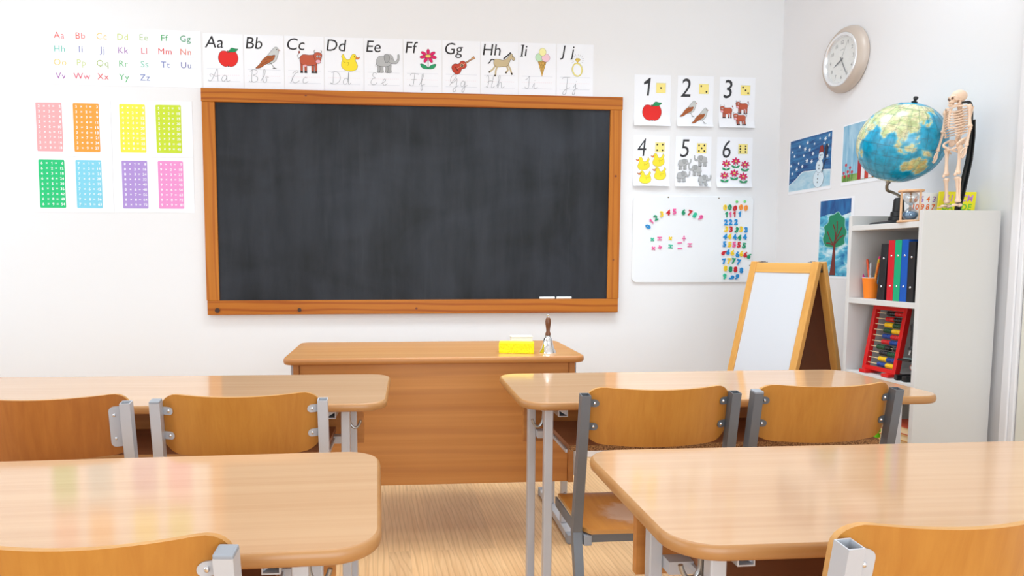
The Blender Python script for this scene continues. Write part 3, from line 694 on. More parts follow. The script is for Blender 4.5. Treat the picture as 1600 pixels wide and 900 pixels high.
def elephant(d):
    for x in (-.3, -.16, .12, .24): d.blob([(x - .08, 0), (x + .08, 0), (x + .08, -.3), (x + .09, -.46), (x - .09, -.46), (x - .07, -.3)], (178, 178, 178), (70, 70, 70), .014, 3)
    d.line([(-.4, .1), (-.46, -.1), (-.44, -.2)], .018, (90, 90, 90))
    d.blob([(-.42, .1), (-.34, .3), (-.12, .36), (.12, .34), (.3, .2), (.3, -.06), (.1, -.16), (-.2, -.16), (-.4, -.1)], (186, 186, 186), (76, 76, 76), .014)
    d.blob([(.12, .36), (.26, .44), (.4, .34), (.46, .16), (.56, .12), (.66, .24), (.66, .42), (.74, .44), (.74, .2), (.62, -.0), (.44, -.02), (.32, .0), (.18, .12)], (186, 186, 186), (76, 76, 76), .014)
    d.blob([(-.02, .4), (.12, .46), (.24, .34), (.22, .12), (.08, .02), (-.02, .18)], (168, 168, 168), (76, 76, 76), .014); d.ell(.34, .22, .016, .02, DK)
    for x in (-.3, .18): d.line([(x - .06, -.45), (x + .06, -.45)], .02, DK)
def flower(d):
    d.line([(0, 0), (0, -.5)], .026, (30, 90, 60))
    for a, b in ((1, 1), (-1, 1)): d.blob([(0, -.46), (a * .16, -.28), (a * .42, -.22), (a * .36, -.4), (a * .18, -.48)], (40, 156, 100), (16, 70, 44), .016)
    for k in range(7):
        a = 2 * PI * k / 7 + PI / 2; d.ell(.3 * math.cos(a), .2 + .22 * math.sin(a), .17, .085, (224, 20, 100), (110, 8, 50), .014, rot=math.degrees(math.atan2(.22 * math.sin(a), .3 * math.cos(a))), n=14)
    d.ell(0, .2, .16, .085, (238, 214, 110), (90, 60, 20), .014)
def guitar(d):
    d.at(*d.T[:3], d.T[3], 33)
    d.poly([(.1, -.035), (.52, -.03), (.52, .03), (.1, .035)], (176, 110, 66), (60, 30, 20), .012); d.poly([(.5, -.05), (.64, -.06), (.64, .06), (.5, .05)], (206, 150, 100), (60, 30, 20), .012)
    d.blob([(-.56, 0), (-.5, .2), (-.32, .24), (-.16, .14), (.0, .18), (.12, .12), (.15, 0), (.12, -.12), (.0, -.18), (-.16, -.14), (-.32, -.24), (-.5, -.2)], (196, 66, 44), (90, 26, 18), .018)
    d.ell(-.06, 0, .075, .075, (70, 36, 26), (230, 190, 150), .016); d.poly([(-.38, -.1), (-.34, -.1), (-.34, .1), (-.38, .1)], (60, 30, 20)); d.line([(-.36, 0), (.6, 0)], .012, (226, 196, 160))
    d.at(*d.T[:3], d.T[3], 0)
def horse(d):
    c = (206, 186, 146)
    for p in ([(-.24, .02), (-.34, -.16), (-.5, -.3), (-.56, -.34)], [(-.16, -.04), (-.24, -.24), (-.26, -.44), (-.3, -.5)], [(.22, .0), (.3, -.2), (.24, -.3), (.2, -.36)], [(.28, .04), (.4, -.16), (.46, -.34), (.5, -.42)]):
        d.line(cat(p, 4, False), .075, c); d.line(p[-2:], .06, DK)
    d.line(cat([(-.3, .2), (-.44, .22), (-.52, .1), (-.6, .04)], 4, False), .05, (50, 44, 40))
    d.blob([(-.32, .2), (-.16, .24), (.06, .2), (.22, .26), (.36, .4), (.46, .5), (.52, .4), (.62, .26), (.54, .2), (.44, .26), (.36, .1), (.26, -.06), (.04, -.08), (-.18, -.1), (-.32, .0)], c, (100, 84, 56), .016)
    d.line(cat([(.1, .26), (.22, .36), (.34, .46), (.42, .54)], 4, False), .06, (50, 44, 40)); d.ell(.5, .36, .014, .018, DK)
def icecream(d):
    d.poly([(-.3, .1), (.3, .1), (0, -.95)], (226, 180, 90), (120, 80, 30), .02)
    for k in range(1, 6): d.line([(-.3 + .1 * k, .1), (.0 + .05 * k, -.95 + .175 * k)], .016, (130, 84, 30)); d.line([(.3 - .1 * k, .1), (-.05 * k, -.95 + .175 * k)], .016, (130, 84, 30))
    d.ell(-.2, .32, .26, .27, (196, 228, 190), (110, 150, 110), .018); d.ell(.24, .3, .28, .27, (246, 204, 214), (170, 110, 130), .018); d.ell(.02, .68, .24, .26, (248, 240, 170), (160, 150, 80), .018)
def ring(d):
    n = 28
    d.line([(.0 + .4 * math.cos(2 * PI * k / n) * math.cos(.3) - .5 * math.sin(2 * PI * k / n) * math.sin(.3) * .3, -.3 + .5 * math.sin(2 * PI * k / n)) for k in range(n)], .1, (236, 222, 120), True)
    d.line([(.0 + .45 * math.cos(2 * PI * k / n), -.3 + .55 * math.sin(2 * PI * k / n)) for k in range(n)], .016, (150, 136, 70), True)
    d.poly([(.0, .24), (-.18, .48), (-.1, .6), (.16, .6), (.24, .48)], (238, 206, 96), (120, 96, 40), .016); d.line([(-.18, .48), (.24, .48)], .014, (120, 96, 40)); d.line([(-.04, .48), (0, .26), (.1, .48)], .014, (120, 96, 40))
    for k in range(11):
        a = -.5 + PI * 1.3 * k / 10; d.line([(.03 + .36 * math.cos(a), .46 + .32 * math.sin(a)), (.03 + .54 * math.cos(a), .46 + .48 * math.sin(a))], .016, (150, 150, 150))
CURS = {
 'A': [[(-.1, .12), (.0, .0), (.2, .1), (.5, .6), (.72, 1), (.74, .5), (.78, 0)], [(.16, .36), (.05, .5), (.2, .58), (.5, .4), (.95, .45)], [(1.55, .4), (1.35, .48), (1.15, .3), (1.12, .08), (1.28, 0), (1.5, .2), (1.56, .46), (1.55, .1), (1.65, 0), (1.85, .12)]],
 'B': [[(.2, 1), (.16, .5), (.1, 0), (-.1, .1)], [(.0, .85), (.3, 1.0), (.62, .92), (.6, .68), (.3, .55), (.66, .4), (.62, .1), (.3, 0), (.1, .1)], [(.95, .1), (1.3, .6), (1.36, .98), (1.22, .96), (1.15, .4), (1.18, .05), (1.38, 0), (1.5, .2), (1.42, .42), (1.7, .4)]],
 'C': [[(.2, .75), (.35, .9), (.6, 1), (.7, .86), (.5, .8), (.25, .5), (.2, .15), (.42, 0), (.8, .2)], [(-.02, .0), (.1, .2), (.2, .5)], [(1.5, .42), (1.35, .48), (1.16, .32), (1.14, .08), (1.3, 0), (1.6, .14)]],
 'D': [[(.3, .95), (.26, .5), (.2, .05), (.0, .08), (.14, .0), (.5, .02), (.86, .3), (.84, .75), (.5, 1), (.1, .9)], [(1.6, .4), (1.4, .48), (1.2, .3), (1.2, .06), (1.36, 0), (1.58, .2), (1.68, .98), (1.66, .1), (1.74, 0), (1.9, .12)]],
 'E': [[(.62, .86), (.5, 1), (.3, .94), (.28, .7), (.5, .56), (.24, .5), (.08, .2), (.22, .02), (.5, .06), (.66, .2)], [(1.0, .1), (1.3, .24), (1.46, .42), (1.34, .5), (1.2, .3), (1.22, .06), (1.38, 0), (1.62, .14)]],
 'F': [[(.1, .86), (.3, 1), (.9, .95)], [(.52, .98), (.46, .5), (.36, .04), (.1, .02), (.04, .14)], [(.2, .5), (.68, .52)], [(.96, .1), (1.26, .6), (1.36, .98), (1.22, .9), (1.16, .3), (1.1, -.3), (1.22, -.3), (1.24, 0), (1.2, .06), (1.5, .14)]],
 'G': [[(.16, .1), (.5, .5), (.8, .86), (.66, 1), (.36, .84), (.24, .5), (.4, .3), (.7, .5), (.86, .66), (.8, .1), (.7, -.36), (.5, -.4), (.56, -.14), (1.0, .12)], [(1.6, .4), (1.42, .48), (1.24, .3), (1.24, .08), (1.4, .04), (1.58, .24), (1.62, .46), (1.58, -.1), (1.46, -.42), (1.32, -.34), (1.5, -.04), (1.86, .14)]],
 'H': [[(.0, .86), (.2, 1), (.24, .5), (.1, .02), (-.02, .12)], [(.7, 1), (.6, .5), (.5, .06), (.62, .0), (.8, .14)], [(.1, .42), (.4, .56), (.66, .5)], [(.96, .1), (1.26, .6), (1.34, .98), (1.2, .9), (1.1, .0), (1.26, .4), (1.44, .42), (1.46, .05), (1.56, 0), (1.74, .12)]],
 'I': [[(.1, .7), (.3, .8), (.5, 1), (.46, .5), (.38, .06), (.14, .02), (.06, .14)], [(.8, .1), (.98, .46), (.96, .08), (1.08, 0), (1.3, .14)], [(1.02, .66), (1.05, .7)]],
 'J': [[(.04, .86), (.2, .98), (.8, 1)], [(.56, .98), (.5, .4), (.4, -.3), (.2, -.44), (.1, -.3), (.3, -.06), (.8, .16)], [(1.1, .1), (1.36, .46), (1.3, -.1), (1.2, -.42), (1.04, -.36), (1.2, -.06), (1.56, .14)], [(1.42, .66), (1.45, .7)]]}
CARDS = [('A', 'Aa', 'a red apple', apple, .130, .162, .100), ('B', 'Bb', 'a grey and brown bird', bird, .122, .165, .125), ('C', 'Cc', 'a brown cow', cow, .130, .152, .134), ('D', 'Dd', 'a yellow duck', duck, .134, .154, .095), ('E', 'Ee', 'a grey elephant', elephant, .110, .153, .106),
         ('F', 'Ff', 'a pink flower', flower, .134, .177, .100), ('G', 'Gg', 'a red guitar', guitar, .113, .156, .118), ('H', 'Hh', 'a tan running horse', horse, .113, .161, .124), ('I', 'Ii', 'an ice cream cone', icecream, .130, .180, .082), ('J', 'Jj', 'a gold ring', ring, .117, .166, .069)]
def alphabet_cards():
    for i, (k, txt, what, fn, px, pz, sc) in enumerate(CARDS):
        w, h = .2085, .284
        t = thing('alphabet_card', 'white alphabet card %s with %s, above the blackboard' % (txt, what), 'card', (-.8635 + .2127 * i, FW - .0006, 2.0605), 0, 'alphabet cards above the blackboard')
        sh = sheet('paper', w, h, t, curl=0.0)
        d = Draw(base=.0010); 
        if k == 'J':
            d.text('J', -w / 2 + .02, .217, .058, (38, 34, 36), .16); d.text('j', -w / 2 + .078, .217, .058, (38, 34, 36), .16)
        else:
            d.text(txt, -w / 2 + .010, .211, .060, (38, 34, 36), .13)
            if k == 'I':
                for zz, xx in ((.2105, .0128), (.2705, .0205)): d.line([(-w / 2 + xx - .009, zz), (-w / 2 + xx + .009, zz)], .0042, (38, 34, 36))
        d.build('letters', t)
        d = Draw(base=.0010); d.at(px - w / 2, pz, sc); fn(d); d.build('illustration', t)
        d = Draw(base=.0010); g = (196, 198, 208)
        for z in (.103, .036): d.line([(-w / 2 + .018, z), (w / 2 - .018, z)], .0011, g)
        for q in range(16): d.line([(-w / 2 + .018 + .0108 * q, .0695), (-w / 2 + .024 + .0108 * q, .0695)], .001, (240, 200, 204))
        for st in CURS[k]: d.line([(-w / 2 + .030 + a * .058, .036 + b * .066) for a, b in cat(st, 5, False)], .0016, (130, 130, 136))
        d.build('handwriting_lines', t)
alphabet_cards()
def number_cards():
    Y = (252, 232, 140); pips = {1: [(0, 0)], 2: [(-1, 1), (1, -1)], 3: [(-1, 1), (0, 0), (1, -1)], 4: [(-1, 1), (1, 1), (-1, -1), (1, -1)], 5: [(-1, 1), (1, 1), (0, 0), (-1, -1), (1, -1)], 6: [(-1, 1), (1, 1), (-1, 0), (1, 0), (-1, -1), (1, -1)]}
    pics = {1: (apple, 1, .108, [(.105, .082)]), 2: (bird, 1, .098, [(.065, .100), (.133, .062)]), 3: (cow, -1, .082, [(.048, .092), (.140, .118), (.128, .052)]),
            4: (duck, -1, .076, [(.060, .128), (.147, .150), (.070, .052), (.158, .074)]), 5: (elephant, 1, .066, [(.046, .128), (.160, .148), (.128, .094), (.040, .058), (.166, .038)]), 6: (flower, 1, .056, [(.058, .124), (.114, .138), (.170, .120), (.048, .056), (.106, .070), (.160, .052)])}
    names = {1: 'one red apple', 2: 'two birds', 3: 'three brown cows', 4: 'four yellow ducks', 5: 'five grey elephants', 6: 'six pink flowers'}
    for n, (x0, z0) in {1: (1.394, 1.904), 2: (1.646, 1.904), 3: (1.894, 1.902), 4: (1.396, 1.567), 5: (1.643, 1.566), 6: (1.890, 1.565)}.items():
        w, h = .213, .285
        t = thing('number_card', 'white number card %d showing %s, right of the blackboard' % (n, names[n]), 'card', (x0 + w / 2, FW - .0006, z0), 0, 'number cards right of the blackboard')
        sheet('paper', w, h, t, curl=.020)
        d = Draw(base=.0010); d.text(str(n), -w / 2 + (.048, .020, .024, .020, .028, .030)[n - 1], .168, .100, (52, 52, 56), .10, bold=(-.006, .003, .003, -.008, -.004, -.002)[n - 1], sx=(1, .86, .86, .78, .86, .80)[n - 1]); d.build('numeral', t)
        d = Draw(base=.0010); cx, cz, q = .0485, (.213 if n < 4 else .219), .0277
        d.poly([(cx - q, cz - q), (cx + q, cz - q), (cx + q, cz + q), (cx - q, cz + q)], Y, (190, 190, 170), .0012)
        for a, b in pips[n]: d.ell(cx + a * .0158, cz + b * .0158, .0052, .0052, (34, 30, 30), n=12)
        d.build('dot_square', t)
        fn, fl, sc, ps = pics[n]; d = Draw(base=.0012, step=.00004); d.curl = (h, .020)
        for i, (a, b) in enumerate(ps):
            f = fl if n != 5 else (1, -1, -1, 1, 1)[i]
            d.at(a - w / 2, b, sc, f); fn(d)
        d.build('illustration', t)
number_cards()
def alphabet_chart():
    t = thing('alphabet_chart', 'long white chart of coloured handwritten alphabet pairs above the times tables', 'chart', (-1.369, FW - .0006, 2.0605))
    w, h = .782, .294; sheet('paper', w, h, t)
    d = Draw(base=.001)
    for r in range(4):
        for q in range(4): z = .258 - r * .0685 - q * .0165 + .014; d.line([(-w / 2 + .02, z), (w / 2 - .02, z)], .0007, (224, 226, 230))
    d.build('ruled_lines', t)
    rows = ['Aa Bb Cc Dd Ee Ff Gg', 'Hh Ii Jj Kk Ll Mm Nn', 'Oo Pp Qq Rr Ss Tt Uu', 'Vv Ww Xx Yy Zz']
    cols = [(238, 96, 84), (240, 90, 70), (248, 206, 110), (206, 216, 120), (178, 200, 130), (60, 170, 90), (40, 150, 90), (110, 200, 180), (110, 110, 180), (140, 140, 190), (170, 110, 180), (226, 70, 80), (226, 60, 50), (232, 110, 80),
            (248, 212, 110), (206, 216, 130), (170, 190, 100), (110, 190, 120), (120, 200, 170), (120, 130, 190), (110, 110, 170), (170, 90, 170), (226, 60, 90), (222, 60, 60), (80, 180, 100), (90, 110, 180)]
    k = 0
    for r, row in enumerate(rows):
        for c, s in enumerate(row.split()):
            d = Draw(base=.0012); d.text(s, -.327 + .1065 * c, .2375 - r * .0688, .0315, cols[k], bold=-.004, align='c', space=1.1); k += 1; d.build('letter_pair', t)
alphabet_chart()
def times_tables():
    cols = {2: ((246, 170, 172), 'pink two'), 3: ((252, 160, 62), 'orange three'), 4: ((252, 232, 74), 'yellow four'), 5: ((200, 220, 50), 'lime five'), 6: ((34, 196, 120), 'green six'), 7: ((130, 208, 230), 'sky blue seven'), 8: ((176, 146, 212), 'lilac eight'), 9: ((236, 148, 204), 'rose nine')}
    px = {2: -1.763, 3: -1.576, 4: -1.341, 5: -1.156, 6: -1.761, 7: -1.574, 8: -1.339, 9: -1.153}
    for a, b, x0, x1, z0, z1, wh in ((2, 3, -1.867, -1.451, 1.691, 1.985, 'upper left'), (4, 5, -1.449, -1.033, 1.692, 1.987, 'upper right'), (6, 7, -1.868, -1.452, 1.398, 1.689, 'lower left'), (8, 9, -1.450, -1.034, 1.399, 1.690, 'lower right')):
        cx = (x0 + x1) / 2
        t = thing('times_table_sheet', '%s of four white sheets, with %s and %s times tables' % (wh, cols[a][1], cols[b][1]), 'poster', (cx, FW - .0006, z0), 0, 'times table sheets')
        sheet('paper', x1 - x0, z1 - z0, t)
        for n in (a, b):
            u = px[n] - cx; zc = (1.8415 if n < 6 else 1.5465) - z0
            d = Draw(base=.0010); d.poly([(u + p, zc + q) for p, q in rrect(.131, .252, .006, 4)], cols[n][0]); tb = d.build('times_table', t); tb['label'] = cols[n][1] + ' times table'
            d = Draw(base=.0014, step=.0)
            for k in range(1, 10):
                z = zc + .1225 - k * .0268 + .0062; hh = .0128
                for s, q, al in ((str(n), -.049, 'c'), ('×', -.023, 'c'), (str(k), .002, 'c'), ('=', .0235, 'c'), (str(n * k), .0605, 'r')):
                    d.text(s, u + q, z, hh, (250, 250, 252), bold=.016, align=al, sx=1.08)
            d.build('digits', tb)
times_tables()

# ------------------------------------------------------------------ magnetic board
def magnet_board():
    t = thing('magnetic_whiteboard', 'white magnetic board with rounded corners below the number cards', 'whiteboard', (1.757, FW - .001, 1.0165))
    bm = bmesh.new(); prism(bm, [(x, y + .248) for x, y in rrect(.716, .496, .03, 8)], 0, .009, f=lambda a, b, c: (a, -c, b))
    obj('board', bm, flat((240, 241, 243), 0.28), t, bevel=.002)
    for x, z in ((-.152, .488), (.149, .485), (.349, .0975)):
        obj('fixing_screw', lat([(0, .002), (.003, .0015), (.0042, 0)], n=10), flat((120, 104, 84), 0.4, 0.6), t, smooth=True, loc=(x, -.009, z), rot=(PI / 2, 0, 0))
    XY = FW - .0102
    C = dict(blue=(20, 140, 208), pink=(238, 92, 156), green=(14, 150, 104), yellow=(248, 208, 30), red=(208, 20, 42), teal=(40, 190, 150), orange=(250, 150, 40))
    W = 'zero one two three four five six seven eight nine'.split(); O = 'first second third fourth fifth sixth seventh'.split()
    def digit(s, x, z, col, rot, lab, grp, hgt=.0285):
        V, F = glyphs(s, bold=.035, ext=.06, bev=.012, res=2); k = hgt / CAP
        xs = [v.x for v in V]; ys = [v.y for v in V]; zs = min(v.z for v in V); cx, cy = (min(xs) + max(xs)) / 2, (min(ys) + max(ys)) / 2
        bm = bmesh.new(); vs = [bm.verts.new(((v.x - cx) * k * .98, -(v.z - zs) * k, (v.y - cy) * k)) for v in V]
        for f in F:
            try: bm.faces.new([vs[q] for q in f])
            except ValueError: pass
        o = obj('digit_magnet', bm, flat(C[col], 0.35), loc=(x, XY, z), rot=(0, -math.radians(rot), 0))
        return tag(o, lab, 'magnet', grp)
    arc = [('blue', 62, 1.487, 1.337), ('pink', 38, 1.505, 1.366), ('green', 22, 1.532, 1.388), ('yellow', 8, 1.566, 1.409), ('red', -4, 1.605, 1.418), ('pink', 2, 1.642, 1.423), ('green', -8, 1.696, 1.421), ('red', -18, 1.735, 1.416), ('teal', -26, 1.763, 1.404), ('pink', -38, 1.798, 1.390)]
    for n, (c, r, x, z) in enumerate(arc):
        digit(str(n), x, z, c, r, '%s digit %s magnet in the curved row at left of the white board' % (c, W[n]), 'number magnets in the curved row')
    rows = {0: (['yellow', 'green', 'red', 'orange', 'orange'], [0, 0, -16, 0, -6], [(1.943, 1.449), (1.972, 1.450), (2.003, 1.445), (2.039, 1.451), (2.069, 1.447)]),
            1: (['green', 'pink', 'red', 'blue'], [0, 0, 0, -4], [(1.952, 1.409), (1.975, 1.409), (2.000, 1.411), (2.032, 1.412)]),
            2: (['blue'] * 3, [0, 0, -4], [(1.951, 1.364), (1.979, 1.365), (2.012, 1.366)]),
            3: (['yellow', 'red', 'green', 'yellow', 'blue'], [-14, 0, -18, 0, 0], [(1.955, 1.324), (1.983, 1.324), (2.018, 1.320), (2.044, 1.325), (2.074, 1.321)]),
            4: (['blue', 'yellow', 'blue', 'green', 'blue'], [-8, -6, 6, -6, 4], [(1.949, 1.282), (1.975, 1.283), (2.006, 1.279), (2.035, 1.277), (2.068, 1.280)]),
            5: (['blue', 'yellow', 'pink', 'red', 'green'], [0, -4, 0, -4, -12], [(1.947, 1.238), (1.978, 1.236), (2.005, 1.236), (2.034, 1.234), (2.066, 1.230)]),
            6: (['red', 'blue', 'yellow', 'blue', 'yellow', 'red', 'green'], [-50, -6, -6, 4, -6, -14, -30], [(1.945, 1.189), (1.970, 1.193), (1.997, 1.189), (2.027, 1.179), (2.051, 1.184), (2.0755, 1.178), (2.098, 1.169)]),
            7: (['blue', 'yellow', 'green', 'blue'], [8, -2, -6, -8], [(1.948, 1.139), (1.978, 1.141), (2.006, 1.141), (2.037, 1.134)]),
            8: (['yellow', 'green', 'red', 'blue'], [0, 0, 0, 0], [(1.957, 1.098), (1.988, 1.093), (2.018, 1.092), (2.054, 1.086)]),
            9: (['teal', 'blue', 'blue'], [0, -62, -24], [(1.954, 1.051), (1.996, 1.044), (2.029, 1.049)])}
    for n, (cs, rs, ps) in rows.items():
        for i, (c, r, (x, z)) in enumerate(zip(cs, rs, ps)):
            digit(str(n), x, z, c, r, '%s digit %s magnet, %s in the row of %ss at right of the white board' % (c, W[n], O[i], W[n] if n != 6 else 'sixe'), 'number magnets in rows')
    def sign(kind, x, z, col, rot, lab):
        bm = bmesh.new(); b = lambda cx, cz, w, h: box(bm, cx - w / 2, cx + w / 2, -.004, 0, cz - h / 2, cz + h / 2)
        if kind == '+': b(0, 0, .024, .0068); b(0, .0080, .0068, .0092); b(0, -.0080, .0068, .0092)
        elif kind == '-': b(0, 0, .027, .0066)
        elif kind == '=': b(0, .0072, .026, .0058); b(0, -.0072, .026, .0058); b(0, 0, .005, .0086)
        else:
            b(0, 0, .022, .0058); b(0, .0060, .005, .0062); b(0, -.0060, .005, .0062)
            for q in (.0115, -.0115): prism(bm, [(.0042 * math.cos(k * PI / 5), q + .0042 * math.sin(k * PI / 5)) for k in range(10)], 0, .004, f=lambda a, bb, c: (a, -c, bb))
        tag(obj('sign_magnet', bm, flat(C[col], 0.35), bevel=.0008, loc=(x, XY, z), rot=(0, -math.radians(rot), 0)), lab, 'magnet', 'arithmetic sign magnets')
    for a in (('+', 1.515, 1.264, 'teal', 45, 'green times sign magnet at left of the sign group'), ('=', 1.558, 1.269, 'pink', 0, 'pink equals sign magnet right beside the green times sign'), ('+', 1.622, 1.270, 'yellow', 40, 'yellow times sign magnet above the green equals sign'),
              ('/', 1.703, 1.271, 'pink', 0, 'pink division sign magnet, topmost at right of the sign group'), ('+', 1.523, 1.213, 'pink', 42, 'pink times sign magnet below the green times sign'), ('+', 1.561, 1.219, 'pink', 14, 'pink plus sign magnet below the upper pink equals sign'),
              ('=', 1.624, 1.224, 'teal', -6, 'green equals sign magnet below the yellow times sign'), ('-', 1.678, 1.245, 'pink', 4, 'upper of two pink minus sign magnets'), ('-', 1.680, 1.213, 'pink', 0, 'lower of two pink minus sign magnets'), ('=', 1.739, 1.233, 'pink', 0, 'pink equals sign magnet at far right of the sign group')): sign(*a)
    for x, z, l in ((2.014, 1.482, 'left'), (2.062, 1.484, 'right')):
        tag(obj('button_magnet', lat([(0, .006), (.004, .0057), (.0072, .004), (.008, 0)], n=16), flat((120, 214, 120), 0.35), smooth=True, loc=(x, XY, z), rot=(PI / 2, 0, 0)), '%s of two round light green magnets above the row of zeros' % l, 'magnet', 'round green magnets')
magnet_board()

# ------------------------------------------------------------------ right wall: clock and paintings
def clock():
    t = thing('wall_clock', 'round wall clock with beige rim and silver bezel on the right wall', 'clock', (RW - .001, 3.232, 2.131), -PI / 2)
    R = Matrix.Rotation(PI / 2, 4, 'X')
    def part(nm, prof, m, parent=t, n=64):
        bm = lat(prof, n=n); bmesh.ops.transform(bm, matrix=R, verts=bm.verts); return obj(nm, bm, m, parent, smooth=True)
    part('rim', [(0, 0), (.152, 0), (.157, .006), (.157, .016), (.152, .028), (.142, .038), (.128, .044), (.124, .042), (.124, .03), (0, .03)], flat((200, 184, 171), 0.4, 0.1))
    part('bezel', [(.1245, .030), (.1265, .0445), (.122, .0475), (.114, .046), (.107, .036), (.107, .032), (.1245, .031)], flat((240, 240, 242), 0.25, 0.55))
    dl = part('dial', [(0, .0305), (.113, .0305), (.113, .0325), (0, .0325)], flat((250, 250, 247), 0.6))
    d = Draw(base=.0328, step=.0)
    for k in range(1, 13):
        a = math.radians(90 - 30 * k); d.text(str(k), .084 * math.cos(a), .084 * math.sin(a) - .0085, .017, (96, 98, 102), align='c')
    for k in range(60):
        a = math.radians(6 * k); r0 = .100 if k % 5 else .098; d.line([(r0 * math.cos(a), r0 * math.sin(a)), (.104 * math.cos(a), .104 * math.sin(a))], .0008, (150, 150, 150))
    d.line([(-.014, .048), (.014, .048)], .003, (170, 172, 174)); d.line([(-.010, -.05), (.010, -.05)], .0014, (180, 180, 180)); d.build('numerals', dl)
    def hand(nm, ang, l, w0, w1, tail, z, m):
        a = math.radians(ang); u = Vector((math.sin(a), math.cos(a))); n = Vector((u.y, -u.x)); bm = bmesh.new()
        pts = [(u * -tail + n * w0 / 2), (u * -tail - n * w0 / 2), (u * l * .55 - n * w0 * .7), (u * l - n * w1 / 2), (u * l + n * w1 / 2), (u * l * .55 + n * w0 * .7)]
        prism(bm, [tuple(p) for p in pts][::-1], z, z + .0008, f=lambda x, y, q: (x, -q, y)); obj(nm, bm, m, t)
    g = flat((92, 96, 102), 0.4)
    hand('hour_hand', 247, .062, .006, .0012, .012, .0342, g); hand('minute_hand', 152, .096, .0036, .001, .016, .0352, g); hand('second_hand', 29, .098, .0009, .0006, .02, .0362, flat((150, 152, 154), 0.4))
    part('hub', [(0, .033), (.006, .033), (.006, .037), (0, .0375)], g, n=20)
    part('glass', [(0, .0405), (.115, .0405), (.115, .0415), (0, .0415)], M_glass)
clock()
M_blue = m_brush('dark_blue_brushwork', (22, 62, 122), (58, 128, 182), (8, 8, 46), 0.15)
M_snow = m_brush('snow_brushwork', (150, 196, 218), (196, 220, 232), (14, 14, 30))
M_sky = m_brush('pale_sky_brushwork', (104, 168, 204), (178, 212, 230), (34, 34, 6), 0.3)
M_tsky = m_brush('turquoise_brushwork', (20, 110, 168), (92, 186, 214), (10, 10, 22), 0.5, (214, 236, 242))
M_tdark = m_brush('blue_band_brushwork', (18, 62, 124), (38, 110, 170), (26, 26, 8))
M_grass = m_brush('grass_brushwork', (84, 140, 56), (166, 190, 110), (90, 90, 30))
def painting(name, label, y, z0, w, h):
    t = thing(name, label, 'painting', (RW - .0006, y, z0), -PI / 2, 'paintings on the right wall'); sheet('paper', w, h, t); return t
